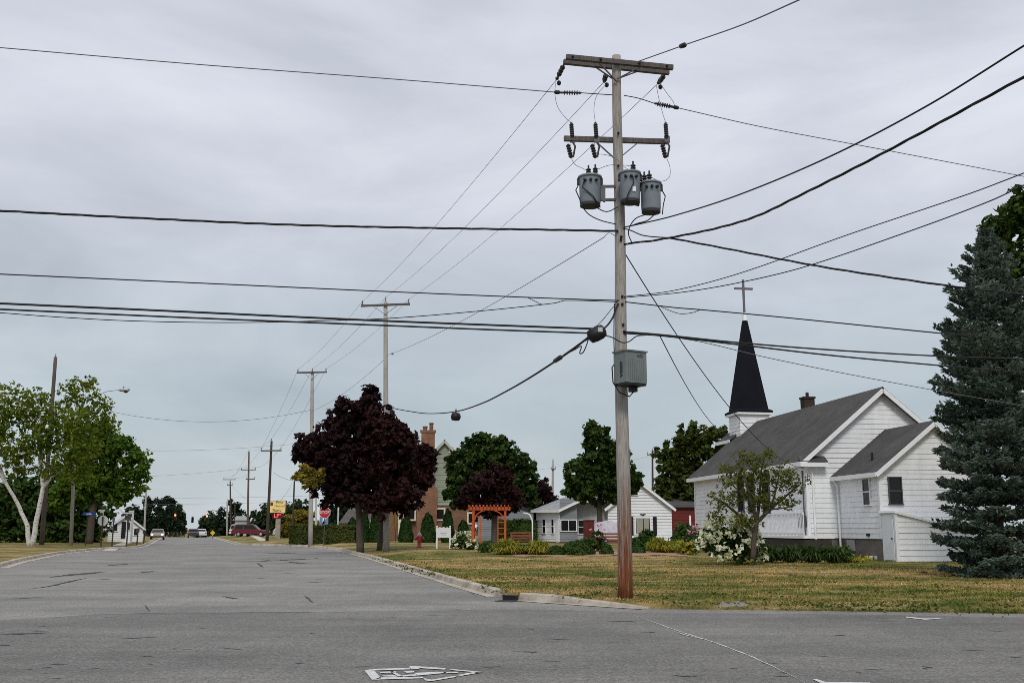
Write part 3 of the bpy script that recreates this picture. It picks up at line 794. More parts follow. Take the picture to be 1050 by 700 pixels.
# --- clipped shrubs
def shrub(name, label, cat, px, D, w_, h, mat, nl, leaf, shape='cone', group=None, wy=None, py=556):
    """shaped mass: leaves on the skin of a form over a twiggy core"""
    b_ = place(px, D, py); t = thing(name, label, cat, b_, 0, group)
    wy = wy or w_
    if shape == 'box':
        S_ = []
        nx = max(2, int(w_ / h * 2))
        P = RNG.uniform(-.5, .5, (nl, 3)); P[:, 2] += .5
        f = RNG.integers(0, 4, nl); nn = np.zeros((nl, 3))
        for k, (ax, v, d) in enumerate(((2, 1, (0, 0, 1)), (1, -.5, (0, -1, 0)), (1, -.5, (0, -1, 0)), (0, -.5, (-1, 0, 0)))):
            i = f == k; P[i, ax] = v - RNG.random(i.sum()) * .12 * np.sign(v); nn[i] = d
        ex = RNG.random(nl) > .8; i = (f == 3) & ex; P[i, 0] *= -1; nn[i] *= -1
        P = P * np.array([w_, wy, h]); P += RNG.normal(0, .05, P.shape) + np.sin(P[:, [0]] * 2.3) * np.array([0, .05, .04])
    else:
        u = RNG.random(nl); th = RNG.uniform(0, 2 * PI, nl)
        if shape == 'cone': r = (1 - u ** 2.2) ** .6 * .5 * (.85 + .15 * np.minimum(1, u * 6))
        else: r = np.sqrt(np.maximum(0, 1 - (u * 1.0) ** 2)) * .5
        q = 1 - RNG.random(nl) ** 2.5 * .35
        lump = 1 + .05 * np.sin(th * 4 + u * 9) + .035 * np.sin(th * 7 - u * 13)
        r = r * q * lump
        P = np.stack([np.cos(th) * r * w_, np.sin(th) * r * wy, u * h * lump], 1)
        nn = unit(np.stack([np.cos(th), np.sin(th), .3 + u], 1))
    nn = unit(nn + RNG.normal(0, .5, nn.shape) + np.array([0, 0, .3]))
    V = leaf_quads(P, nn, leaf * RNG.uniform(.6, 1.3, nl))
    if shape == 'box': core = MB().box((0, 0, h * .45), (w_ * .92, wy * .9, h * .88))
    elif shape == 'cone': core = MB().lathe([(.5 * (1 - u_ ** 2.2) ** .6 * (.85 + .15 * min(1, u_ * 6)) * .88, u_ * h * .93) for u_ in np.linspace(0, .98, 9)], n=14, M=Matrix.Diagonal((w_, wy, 1, 1)))
    else: core = MB().lathe([(.44 * math.sqrt(1 - u_ * u_), u_ * h * .9) for u_ in np.linspace(0, .97, 7)], n=14, M=Matrix.Diagonal((w_, wy, 1, 1)))
    me = quads_mesh('foliage', V); bmm = bmesh.new(); bmm.from_mesh(me)
    vs = [bmm.verts.new(v) for v in core.v]
    for f in core.f: bmm.faces.new([vs[i] for i in f])
    bmm.to_mesh(me); bmm.free(); link('foliage', me, mat, t)
    mb = MB(); 
    for k in range(5):
        a = k * 1.26; stem(mb, [(math.cos(a) * .06, math.sin(a) * .06, -.05), (math.cos(a) * w_ * .15, math.sin(a) * wy * .12, h * .35), (math.cos(a) * w_ * .28, math.sin(a) * wy * .25, h * .68)], .04, .012, 5)
    mb.build('stem', M_BARK, t)
    return t
shrub('trimmed_hedge', 'long flat-topped hedge behind the stop sign', 'hedge', 331, 89, 5.4, 1.45, LM_HEDGEY, 9000, .12, 'box', wy=1.6)
shrub('round_bush', 'small pale round bush in front of the trimmed hedge', 'bush', 339, 87, 1.1, .75, LM_HEDGEY, 700, .13, 'dome')
for px, w_, h, lb in ((373, 1.0, 2.6, 'clipped evergreen in shadow just left of the purple maple trunks'), (386, 1.3, 3.1, 'tall clipped evergreen between the purple maple trunks'), (416, 1.3, 2.1, 'broad clipped evergreen right of the yellow guy guard'), (438.5, 1.4, 2.4, 'rounded clipped evergreen behind the red hydrant'),
                      (459, 1.15, 2.7, 'tall pointed clipped evergreen behind the white sign'), (475, 1.2, 1.8, 'squat clipped evergreen left of the orange arbor'), (361, 1.2, 2.0, 'short clipped evergreen right of the trimmed hedge')):
    shrub('clipped_evergreen', lb, 'shrub', px, 90, w_, h, LM_ARB, 9000, .075, 'cone', 'clipped evergreens along the brick house')
shrub('low_hedge', 'low dark hedge under the grey garage wall', 'hedge', 530, 90, 3.4, 1.9, LM_HEDGE, 2500, .15, 'box', wy=1.2)

# --- garden plants
def clump(name, label, px, D, w_, h, mat, nl, leaf=.16, flowers=None, nf=0, group=None, spiky=False, py=562, cat='plant', fl=.07):
    b_ = place(px, D, py); t = thing(name, label, cat, b_, 0, group)
    if spiky:
        th = RNG.uniform(0, 2 * PI, nl); lean = RNG.uniform(.15, 1.15, nl); L = h * RNG.uniform(.7, 1.15, nl)
        d = np.stack([np.cos(th), np.sin(th)], 1)
        o_ = RNG.normal(0, w_ * .12, (nl, 2))
        V = np.zeros((nl, 4, 3)); wv = .034
        side = np.stack([-d[:, 1], d[:, 0]], 1)
        V[:, 0, :2] = o_; V[:, 0, 2] = 0
        mid = o_ + d * (lean * w_ * .22)[:, None]
        V[:, 1, :2] = mid + side * wv; V[:, 3, :2] = mid - side * wv; V[:, 1, 2] = V[:, 3, 2] = L * (.85 - .35 * lean)
        V[:, 2, :2] = o_ + d * (lean * w_ * .5)[:, None]; V[:, 2, 2] = L * (1.05 - lean * .85)
    else:
        E = [(Vector((RNG.uniform(-.28, .28) * w_, RNG.uniform(-.28, .28) * w_, h * RNG.uniform(.35, .62))), w_ * .28, w_ * .28, h * .38) for _ in range(6)] + [(Vector((0, 0, h * .4)), w_ * .45, w_ * .45, h * .4)]
        V = crown_quads(E, nl, leaf, .35)
    link('foliage', quads_mesh('foliage', V), mat, t)
    if flowers:
        th = RNG.uniform(-PI, .25 * PI, nf); u = RNG.random(nf) ** .7
        P = np.stack([np.cos(th) * np.sqrt(1 - u ** 2 * .9) * w_ * .5, np.sin(th) * np.sqrt(1 - u ** 2 * .9) * w_ * .5, h * (.15 + u * .95)], 1)
        out = []
        for k in range(12):
            Q = P + RNG.normal(0, fl * .55, P.shape)
            out.append(leaf_quads(Q, unit(RNG.normal(size=Q.shape) + np.array([0, -.5, .6])), fl * RNG.uniform(.45, .9, nf), .8))
        A_ = np.stack(out, 1)
        for a_ in A_: link('flower_head', quads_mesh('flower_head', a_), flowers, t)
    return t
GG = 'plants in the memorial garden bed'
clump('daylily_plant', 'yellow-green daylily clump right of the arbor foot', 520, 53.5, 1.7, .85, LM_LILY, 900, spiky=True, group=GG)
clump('daylily_plant', 'yellow daylily clump at the front left of the low white house', 552, 53.5, 1.6, .8, LM_LILY, 800, spiky=True, group=GG)
clump('daylily_plant', 'yellow-green daylily clump just right of the big pole', 676, 56, 1.6, .85, LM_LILY, 800, spiky=True, group=GG)
clump('daylily_plant', 'yellow-green daylily clump between the dark bush and the white shrub', 693, 57, 1.5, .7, LM_LILY, 700, spiky=True, group=GG)
clump('leafy_plant', 'green leafy plant at the left foot of the orange arbor', 497, 56, 1.3, .62, LM_PLANT, 500, .12, group=GG)
clump('leafy_plant', 'low green plant between the two yellow daylily clumps', 537, 54, .9, .5, LM_HEDGE, 300, .12, group=GG)
clump('white_flower_plant', 'white-flowering plant beside the white signboard', 474, 62, 1.3, .95, LM_PLANT, 450, .13, LM_WFLOW, 16, GG, fl=.12)
clump('white_flower_plant', 'little white-flowering plant left of the arbor post', 484, 60, .8, .5, LM_HEDGE, 260, .12, LM_WFLOW, 8, GG, fl=.09)
shrub('mounded_bush', 'wide grey-green mounded bush in front of the brick pillar', 'bush', 592, 53, 1.75, .68, LM_HEDGE, 1400, .09, 'dome', GG, py=566)
shrub('mounded_bush', 'small grey-green mounded bush right of the daylilies', 'bush', 570, 53, .9, .45, LM_HEDGE, 600, .08, 'dome', GG, py=566)
shrub('mounded_bush', 'small mounded bush at the left end of the redwood bench', 'bush', 622, 53, .7, .5, LM_HEDGE, 500, .08, 'dome', GG, py=566)
shrub('mounded_bush', 'dark round bush directly right of the big pole', 'bush', 653, 54.5, .95, .8, LM_ARB, 700, .09, 'dome', GG, py=566)
shrub('mounded_bush', 'dark bush against the white house wall between pole and daylilies', 'bush', 664, 58, 1.3, 1.15, LM_HEDGE, 900, .11, 'dome', GG, py=562)
clump('rose_bush', 'pink-flowered rose bush in front of the white memorial panel', 613, 56, 1.0, 1.35, LM_HEDGE, 600, .10, LM_PFLOW, 10, GG, fl=.055)
clump('leafy_plant', 'green plant in front of the dark red brick pillar', 604, 56, 1.1, .95, LM_PLANT, 450, .12, group=GG)
clump('tall_garden_plant', 'tall green plant by the red shed wall', 704, 62, 2.3, 1.75, LM_PLANT, 1300, .17, cat='plant')
clump('pink_flower_plant', 'pink phlox beside the white hydrangea', 713, 60, 1.2, 1.3, LM_PLANT, 500, .12, LM_PFLOW, 16, fl=.08)
clump('tall_garden_plant', 'green plant filling the gap right of the daylilies', 702, 54, 1.3, .85, LM_LILY, 600, .12, cat='plant')

# small green weeds along the kerb
mbq = []
for px, py, nn_ in ((398, 576, 60), (412, 580, 50), (420, 583, 60), (432, 585, 40), (445, 588, 50), (452, 586, 40), (440, 583, 30), (428, 579, 25), (388, 573, 20), (480, 594, 20), (500, 602, 30), (510, 606, 25), (592, 611, 30), (600, 612, 20), (620, 609, 12), (660, 613, 12), (850, 622, 30), (905, 625, 24), (985, 626, 40), (1020, 627, 24)):
    p = gp(px, py, .13)
    for k in range(nn_):
        mbq.append((p.x + random.gauss(0, .18), p.y + random.gauss(0, .35), .13 + random.uniform(0, .07)))
for k in range(170):
    Y0 = random.uniform(20, 50); X0 = random.uniform(xr_edge(Y0) + .4, .52 * Y0)
    for q in range(random.randint(4, 14)): mbq.append((X0 + random.gauss(0, .12), Y0 + random.gauss(0, .15), .13 + random.uniform(0, .03)))
for px in range(690, 1060, 4):
    p = gp(px, 625.6 + (px - 700) * .0105)
    for q in range(random.randint(2, 9) if px > 790 else random.randint(0, 3)): mbq.append((p.x + random.gauss(0, .1), p.y + random.uniform(-.06, .3), .13 + random.uniform(0, .05)))
C = np.array(mbq); C[:, 2] += np.array([rz(x, y) if x > xr_edge(y) + .05 else .1 for x, y in C[:, :2]]) - .12
o = link('weeds', quads_mesh('weeds', leaf_quads(C, unit(RNG.normal(0, .5, C.shape) + np.array([0, 0, .8])), RNG.uniform(.025, .055, len(C)))), M_WEED, None, 'stuff')

#==HYDRANGEA & CRABAPPLE==
clump('hydrangea_bush', 'big white-blooming hydrangea at the foot of the small crabapple', 748, 41.5, 2.7, 1.75, LM_HEDGE, 2600, .10, LM_WFLOW, 98, cat='bush', fl=.125)
D = 40
tree('crabapple_tree', 'small sparse crabapple in front of the church side wall', 'tree', 773, D,
     [(775, 478, 24, 20), (755, 492, 24, 18), (800, 490, 26, 16), (740, 512, 20, 14), (775, 510, 30, 18), (815, 498, 14, 12), (762, 468, 14, 9), (790, 465, 12, 9), (735, 530, 14, 10), (805, 515, 18, 10), (765, 535, 22, 12), (745, 480, 12, 8), (828, 492, 6, 7)],
     LM_OLIVE, 6000, .06, M_BARK, .13, sub=.2, shell=1.7, trunks=[
         ([(772, 573, 0), (773, 552, 0), (776, 535, 0)], .115, .085), ([(776, 535, 0), (790, 522, .2), (806, 508, .3), (822, 495, .4)], .085, .02), ([(776, 535, 0), (770, 515, -.2), (764, 490, -.3), (760, 466, -.2)], .08, .02),
         ([(776, 535, 0), (779, 510, .3), (780, 485, .3), (786, 463, .2)], .075, .02), ([(773, 545, 0), (758, 528, .2), (742, 515, .3), (728, 508, .3)], .07, .02), ([(790, 522, .2), (796, 500, .2), (800, 480, .1)], .05, .015),
         ([(770, 515, -.2), (754, 500, 0), (744, 485, .1)], .045, .015), ([(790, 522, 0), (808, 520, -.3), (820, 512, -.4)], .035, .012)])
# foundation planting strip along the church side
for k, px in enumerate(range(788, 868, 11)):
    clump('foundation_plant', ('low green plant under the church deck' if px < 826 else 'low green plant at the church corner by the downspouts'), px, 43.6 + .3 * (k % 2), 1.1, .8, LM_PLANT, 380, .09, None, 0, 'low plants along the church foundation', spiky=(k % 2 == 0), py=572)

#==SPRUCE==
def spruce(px, D, top_px, rad, label):
    base = place(px, D, 590); t = thing('spruce_tree', label, 'tree', base)
    tp = at(*top_px, D) - base; Ht = tp.z
    mb = MB(); mb.tube([(0, 0, -.1), (tp.x * .5, 0, Ht * .5), (tp.x, 0, Ht)], [.22, .12, .015], 8); mb.build('trunk', M_BARK, t)
    C, Nn, Tn, Ln = [], [], [], []
    z = .12
    lev = 0
    while z < Ht - .1:
        f = z / Ht
        r = rad * min(1, (1 - f) / .36) ** .8 * (1.0 if f > .12 else .88 + f) * (1 + .05 * math.sin(z * 2.3))
        nb = int(8 + 11 * min(1, (1 - f) * 2))
        for k in range(nb):
            a = 2 * PI * (k + random.random() * .9) / nb + lev * .7
            L = r * random.uniform(.55, 1.1) + .08
            z0 = z + random.uniform(-.12, .12)
            droop = -.20 + .85 * f            # low branches sag, high ones rise
            m = max(4, int(L / .062))
            for i in range(m):
                s = (i + random.random()) / m
                if s < .3 and L > .8: continue
                p = Vector((math.cos(a) * s * L, math.sin(a) * s * L, z0 + droop * s * L * .8 + .22 * s * s * L * .8)) + Vector((tp.x * f, 0, 0))
                wd_ = .34 * L * (1 - s) ** .7 + .07
                for q in (-1, 1, -1, 1, -1, 1, 0, 0):
                    d = Vector((math.cos(a), math.sin(a), droop * .5 + .2))
                    sd_ = Vector((-math.sin(a), math.cos(a), 0)) * q
                    v = (d * random.uniform(.1, 1.0) + sd_ * random.uniform(.3, 1.3) + Vector((0, 0, random.uniform(-.55, .6)))).normalized()
                    o_ = p + sd_ * random.uniform(0, wd_) + Vector((0, 0, random.gauss(0, .045) - .05 * random.random()))
                    C.append(o_); Tn.append(v); Ln.append(random.uniform(.08, .16))
        z += .33 + .10 * (1 - f); lev += 1
    C = np.array(C); T_ = np.array(Tn); Ln = np.array(Ln)[:, None]
    up = unit(np.array([0, 0, 1.]) + RNG.normal(0, .45, C.shape)); S_ = unit(np.cross(T_, up)); U_ = np.cross(S_, T_)
    V1 = np.zeros((len(C), 4, 3)); wv = .036
    V1[:, 0] = C - T_ * Ln * .5; V1[:, 2] = C + T_ * Ln; V1[:, 1] = C + T_ * Ln * .2 + S_ * wv; V1[:, 3] = C + T_ * Ln * .2 - S_ * wv
    V2 = V1.copy(); V2[:, 1] = C + U_ * wv; V2[:, 3] = C - U_ * wv
    link('crown', quads_mesh('crown', np.concatenate([V1, V2])), LM_SPRUCE, t)
    return t
spruce(1024, 31.0, (1012, 236), 1.62, 'tall blue-green spruce at the right edge beside the church annex')
tree('tall_broadleaf_tree', 'large broadleaf tree rising behind the blue spruce', 'tree', 1080, 36,
     [(1062, 225, 28, 26), (1030, 240, 22, 22), (1050, 270, 26, 24), (1015, 232, 12, 12), (1075, 330, 34, 70), (1050, 330, 18, 30), (1085, 430, 34, 60), (1095, 250, 40, 50), (1050, 204, 20, 16), (1020, 262, 10, 12), (1008, 248, 9, 10), (1040, 222, 20, 18), (1130, 300, 50, 60, 2), (1120, 390, 50, 60, 2), (1150, 230, 50, 50, 3)],
     LM_OAKR, 26000, .15, M_BARK, .3, sub=.2, shell=2.2)

#==BUILDINGS==
def siding(mb, P0, P1, zb, ze, zr=None, pitch=.25, lip=.022, apex=.5):
    """lapped boards on a wall from P0 to P1 (outside on the right-hand side of P0->P1 seen from above); optional gable to zr"""
    P0 = Vector((P0[0], P0[1], 0)); P1 = Vector((P1[0], P1[1], 0)); d = P1 - P0; L = d.length; d.normalize()
    nrm = Vector((d.y, -d.x, 0)); zt = zr or ze
    def bounds(z):
        if z <= ze or zr is None: return 0, L
        u = (z - ze) / (zr - ze); return u * L * apex, L - u * L * (1 - apex)
    z = zb
    while z < zt - .01:
        z2 = min(z + pitch, zt)
        if z < ze < z2 and zr: z2 = ze
        a0, a1 = bounds(z); b0, b1 = bounds(z2)
        p = lambda s, zz, o_: P0 + d * s + nrm * o_ + Vector((0, 0, zz))
        mb.add([p(a0, z, lip), p(a1, z, lip), p(b1, z2, .002), p(b0, z2, .002), p(a0, z, 0), p(a1, z, 0)], [(0, 1, 2, 3), (4, 5, 1, 0)])
        z = z2
def window(parent, c, nrm, w_, h, mat=None, frame=.09, rail=True, fm=None, mull=0, name='window'):
    """c: centre on wall plane (local); nrm: outward"""
    c = Vector(c); nrm = Vector(nrm).normalized(); r = Vector((0, 0, 1)).cross(nrm)
    R = Matrix((r, nrm, Vector((0, 0, 1)))).transposed()
    mb = MB(); pr = .075
    for s in (-1, 1): mb.box(c + r * s * (w_ / 2 + frame / 2) + nrm * pr / 2, (frame, pr, h), R=R)
    mb.box(c + Vector((0, 0, h / 2 + frame / 2)) + nrm * pr / 2, (w_ + 2 * frame, pr + .01, frame), R=R)
    mb.box(c - Vector((0, 0, h / 2 + frame / 2)) + nrm * pr / 2, (w_ + 2 * frame + .06, pr + .03, frame), R=R)
    if rail: mb.box(c + nrm * .055, (w_, .03, .05), R=R)
    for k in range(mull): mb.box(c + r * (w_ * ((k + 1) / (mull + 1) - .5)) + nrm * .055, (.05, .03, h), R=R)
    f = mb.build(name, fm or M_WHITE, parent)
    mb = MB(); mb.box(c + nrm * .035, (w_, .012, h), R=R)
    mb.build('pane', mat or M_GLASS, f)
    return f
def loc_of(t, px, py, lp, ln):
    """pixel onto a local plane of thing t"""
    M = mat4(t); p = M @ Vector(lp); nn = M.to_3x3() @ Vector(ln)
    return M.inverted() @ on_plane(px, py, p, nn)

# ---- church
TH = math.atan(.138)
c0 = at(826, 470, 50); c0.z = .12
ch = thing('church', 'white clapboard church with dark shingled roof and black spire', 'church', c0, TH)
Mch = mat4(ch)
W_, Ln_ = 7.1, 17.3
ze = loc_of(ch, 830, 466, (0, 0, 0), (1, 0, 0)).z - .1
ap = loc_of(ch, 905, 397, (0, -.35, 0), (0, 1, 0))
zr_ = ap.z - .1; W_ = ap.x * 2
zf = .95
mb = MB()
siding(mb, (0, Ln_), (0, 0), zf, ze, None, .24)
siding(mb, (0, 0), (W_, 0), zf, ze, zr_, .24)
siding(mb, (W_, 0), (W_, Ln_), zf, ze, None, .24)
siding(mb, (W_, Ln_), (0, Ln_), zf, ze, zr_, .24)
for x, y in ((0, 0), (W_, 0), (0, Ln_), (W_, Ln_)): mb.box((x, y, (zf + ze) / 2), (.14, .14, ze - zf))
mb.build('wall', M_SIDING, ch)
mb = MB(); mb.box((W_ / 2, Ln_ / 2, zf / 2 - .1), (W_ - .1, Ln_ - .1, zf + .2)); mb.build('foundation', M_FOUND, ch)
def gable_roof(mb, x0, x1, y0, y1, ze, zr, ov_e=.4, ov_g=.35, t=.14):
    xm = (x0 + x1) / 2; sl_ = (zr - ze) / (xm - x0)
    e = Vector((x0 - ov_e, 0, ze - sl_ * ov_e + t)); 
    A, B = y0 - ov_g, y1 + ov_g
    mb.slab([(x0 - ov_e, B, ze - sl_ * ov_e + t), (x0 - ov_e, A, ze - sl_ * ov_e + t), (xm, A, zr + t), (xm, B, zr + t)], t)
    mb.slab([(x1 + ov_e, A, ze - sl_ * ov_e + t), (x1 + ov_e, B, ze - sl_ * ov_e + t), (xm, B, zr + t), (xm, A, zr + t)], t)
def rakes(mb, x0, x1, y, ze, zr, ov_e=.4, h=.2, w_=.05, dz=-.04):
    xm = (x0 + x1) / 2; sl_ = (zr - ze) / (xm - x0)
    a = Vector((x0 - ov_e, y, ze - sl_ * ov_e + dz)); b_ = Vector((xm, y, zr + dz)); c = Vector((x1 + ov_e, y, ze - sl_ * ov_e + dz))
    mb.beam(a, b_, w_, h, (0, -1, 0) if False else (0, 0, 1)); mb.beam(b_, c, w_, h)
mb = MB(); gable_roof(mb, 0, W_, 0, Ln_, ze, zr_); rf = mb.build('roof', M_ROOF, ch)
sl_ = (zr_ - ze) / (W_ / 2)
mb = MB(); rakes(mb, 0, W_, -.38, ze, zr_); rakes(mb, 0, W_, Ln_ + .38, ze, zr_)
for x in (-.43, W_ + .43): mb.beam((x, -.4, ze - sl_ * .4 - .0), (x, Ln_ + .4, ze - sl_ * .4), .05, .22)
# soffit
mb.box((-.2, Ln_ / 2, ze - sl_ * .4 - .09), (.4, Ln_ + .7, .03))
mb.build('fascia', M_WHITE, ch)
# eave return at the front corner
mb = MB(); mb.slab([(-.42, -.42, ze - .2), (.95, -.42, ze - .2), (.95, .02, ze + .1), (-.42, .02, ze + .1)], .06); mb.build('eave_return', M_ROOF, ch)
mb = MB(); mb.box((.26, -.22, ze - .36), (1.4, .42, .2)); mb.build('eave_return_trim', M_WHITE, ch)
# chimney
q = loc_of(ch, 828, 412, (W_ / 2 + .6, 0, 0), (1, 0, 0))
mb = MB(); mb.box((q.x, q.y, zr_ + .1), (.75, .75, 1.5)); cz = loc_of(ch, 828, 408, (W_ / 2 + .6, 0, 0), (1, 0, 0)).z
mb = MB(); mb.box((q.x, q.y, (cz + zr_ - .8) / 2), (.62, .62, cz - zr_ + .8)); mb.box((q.x, q.y, cz), (.72, .72, .12)); cm = mb.build('chimney', brickmat('sooty_brick', (.045, .03, .025), (.06, .04, .032), (.05, .04, .035)), ch)
mb = MB(); mb.lathe([(.1, 0), (.1, .2), (.13, .22), (.02, .3)], (q.x, q.y, cz + .06), 8); mb.build('flue', M_BLACK, cm)
# steeple
sy = loc_of(ch, 770, 430, (W_ / 2, 0, 0), (1, 0, 0)).y
stx, sty = W_ / 2 - .15, sy
zb_ = loc_of(ch, 770, 424, (stx, sty, 0), (0, 1, 0)).z
za_ = loc_of(ch, 766, 329, (stx, sty, 0), (0, 1, 0)).z
zt_ = loc_of(ch, 766, 287, (stx, sty, 0), (0, 1, 0)).z
tw = 1.0
mb = MB()
for a, b_ in (((-1, 1), (-1, -1)), ((-1, -1), (1, -1)), ((1, -1), (1, 1)), ((1, 1), (-1, 1))):
    siding(mb, (stx + a[0] * tw, sty + a[1] * tw), (stx + b_[0] * tw, sty + b_[1] * tw), ze + .5, zb_, None, .24)
st = mb.build('steeple', M_SIDING, ch)
def pyramid(mb, c, prof):
    k = len(mb.v)
    for r, z in prof:
        for sx, sy_ in ((-1, -1), (1, -1), (1, 1), (-1, 1)): mb.v.append(Vector((c[0] + sx * r, c[1] + sy_ * r, z)))
    for i in range(len(prof) - 1):
        for j in range(4):
            a = k + i * 4 + j; b_ = k + i * 4 + (j + 1) % 4; mb.f.append((a, b_, b_ + 4, a + 4))
    mb.f.append((k + 3, k + 2, k + 1, k)); m = k + 4 * (len(prof) - 1); mb.f.append((m, m + 1, m + 2, m + 3))
mb = MB(); pyramid(mb, (stx, sty), [(tw + .22, zb_ - .02), (tw + .22, zb_ + .1), (1.0, zb_ + .22), (.14, za_)]); mb.build('spire', M_SPIRE, st)
mb = MB(); pyramid(mb, (stx, sty), [(tw + .2, zb_ - .16), (tw + .2, zb_ - .03)]); mb.build('cornice', M_WHITE, st)
mb = MB(); pyramid(mb, (stx, sty), [(.145, za_), (.08, za_ + .55)]); mb.build('finial', M_WHITE, st)
mb = MB(); ct = zt_; cb = za_ + .5
mb.box((stx, sty, (cb + ct) / 2), (.13, .13, ct - cb)); mb.box((stx, sty, ct - .62), (1.3, .12, .13)); mb.build('cross', simple('grey_purple_metal', (.13, .11, .14), .5, .4), st)
# entry vestibule behind the rear gable, under the steeple
q = loc_of(ch, 736, 453, (0, Ln_ + 2.2, 0), (0, 1, 0)); xv = q.x; zv = q.z; xc_ = W_ / 2 - .15; zrv = zv + (xc_ - xv) * .75
mb = MB()
mb.slab([(xv, Ln_ + 2.4, zv), (xv, Ln_ - .1, zv), (xc_, Ln_ - .1, zrv), (xc_, Ln_ + 2.4, zrv)], .1)
mb.slab([(2 * xc_ - xv, Ln_ - .1, zv), (2 * xc_ - xv, Ln_ + 2.4, zv), (xc_, Ln_ + 2.4, zrv), (xc_, Ln_ - .1, zrv)], .1); mb.build('vestibule_roof', M_ROOF, ch)
mb = MB(); mb.box((xv - .02, Ln_ + 1.15, zv - .13), (.06, 2.5, .2)); mb.build('vestibule_fascia', M_WHITE, ch)
mb = MB(); siding(mb, (xv + .5, Ln_ + 2.2), (xv + .5, Ln_), .3, zv + .2, None, .24); siding(mb, (2 * xc_ - xv - .5, Ln_ + 2.2), (xv + .5, Ln_ + 2.2), .3, zv + .2, zrv - .3, .24); mb.build('vestibule_wall', M_SIDING, ch)
# side windows
for px in (760, 771, 786):
    q = loc_of(ch, px, 505, (0, 0, 0), (1, 0, 0)); window(ch, (0.01, q.y, q.z), (-1, 0, 0), .8, 2.1, fm=M_STEEL)
# deck with white railing along the side wall
a = loc_of(ch, 735, 530, (-1.5, 0, 0), (1, 0, 0)); b_ = loc_of(ch, 823, 530, (-1.5, 0, 0), (1, 0, 0))
zd = loc_of(ch, 820, 549, (-1.5, 0, 0), (1, 0, 0)).z; zrl = loc_of(ch, 820, 526, (-1.5, 0, 0), (1, 0, 0)).z
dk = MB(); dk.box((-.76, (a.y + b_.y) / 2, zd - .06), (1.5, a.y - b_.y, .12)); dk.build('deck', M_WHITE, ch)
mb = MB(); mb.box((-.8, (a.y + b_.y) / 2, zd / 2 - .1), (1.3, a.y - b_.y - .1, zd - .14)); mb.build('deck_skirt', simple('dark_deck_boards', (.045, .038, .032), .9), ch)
mb = MB(); yy = b_.y
mb.beam((-1.47, b_.y, zrl), (-1.47, a.y, zrl), .07, .07); mb.beam((-1.47, b_.y, zd + .12), (-1.47, a.y, zd + .12), .05, .05)
while yy < a.y:
    mb.box((-1.47, yy, (zd + zrl) / 2), (.035, .035, zrl - zd)); yy += .16
mb.build('railing', M_WHITE, ch)
# downspouts
def spout(parent, x, y, ztop, dx, zb=.15):
    mb = MB(); mb.tube([(x - .35, y, ztop), (x - .3, y, ztop - .12), (x + dx, y, ztop - .5), (x + dx, y, ztop - 1), (x + dx, y, zb + .15), (x + dx - .1, y - .25, zb)], .05, 8); mb.build('downspout', M_WHITE, parent)
mb = MB(); mb.tube([(-.42, .25, ze - sl_ * .4 - .05), (-.3, .2, ze - .5), (.28, -.06, ze - .75), (.28, -.08, ze - 1.2), (.28, -.08, .35), (.28, -.3, .2)], .055, 8); mb.build('downspout', M_WHITE, ch)
# electric service: mast, meter
q = loc_of(ch, 825, 534, (0, 0, 0), (1, 0, 0)); yb = max(.25, q.y)
mb = MB(); mb.tube([(-.08, .3, .5), (-.08, .3, ze - .5)], .035, 8); mb.tube([(-.08, .3, ze - .5), (-.16, .3, ze - .38), (-.28, .3, ze - .45)], .06, 8); mb.build('service_mast', M_STEEL, ch)
mb = MB(); mb.box((-.13, .3, 1.75), (.18, .3, .55)); mb.lathe([(.1, 0), (.1, .12), (.07, .15)], (-.22, .3, 1.85), 14, (-1, 0, 0)); mb.box((-.12, .68, 1.6), (.16, .25, .35)); mb.build('electric_meter', M_STEEL, ch)

# annex (part of the church)
ax = loc_of(ch, 858, 500, (0, 0, 0), (0, 1, 0)).x
dn = loc_of(ch, 902, 500, (ax, 0, 0), (1, 0, 0)).y           # negative: toward the camera
ezA = loc_of(ch, 902, 483, (ax - .3, 0, 0), (1, 0, 0)).z + .12
apA = loc_of(ch, 958, 431, (0, dn - .3, 0), (0, 1, 0))
wA = (apA.x - ax) * 2; zrA = apA.z - .1
mb = MB()
siding(mb, (ax, 0), (ax, dn), zf, ezA, None, .24); siding(mb, (ax, dn), (ax + wA, dn), zf, ezA, zrA, .24); siding(mb, (ax + wA, dn), (ax + wA, 0), zf, ezA, None, .24)
mb.box((ax, dn, (zf + ezA) / 2), (.14, .14, ezA - zf)); mb.box((ax + wA, dn, (zf + ezA) / 2), (.14, .14, ezA - zf))
an = mb.build('annex_wall', M_SIDING, ch)
mb = MB(); mb.box((ax + wA / 2, dn / 2, zf / 2 - .1), (wA - .1, -dn - .1, zf + .2)); mb.build('annex_foundation', M_FOUND, an)
mb = MB()
xm = ax + wA / 2; s2 = (zrA - ezA) / (wA / 2); t_ = .12
mb.slab([(ax - .3, 0, ezA - s2 * .3 + t_), (ax - .3, dn - .3, ezA - s2 * .3 + t_), (xm, dn - .3, zrA + t_), (xm, 0, zrA + t_)], t_)
mb.slab([(ax + wA + .3, dn - .3, ezA - s2 * .3 + t_), (ax + wA + .3, 0, ezA - s2 * .3 + t_), (xm, 0, zrA + t_), (xm, dn - .3, zrA + t_)], t_)
ar = mb.build('annex_roof', M_ROOF, ch)
mb = MB(); mb.tube([(ax + .5, dn + 1.5, ezA + .3), (ax + .5, dn + 1.5, ezA + .85)], .06, 8); mb.build('vent_pipe', M_BLACK, ar)
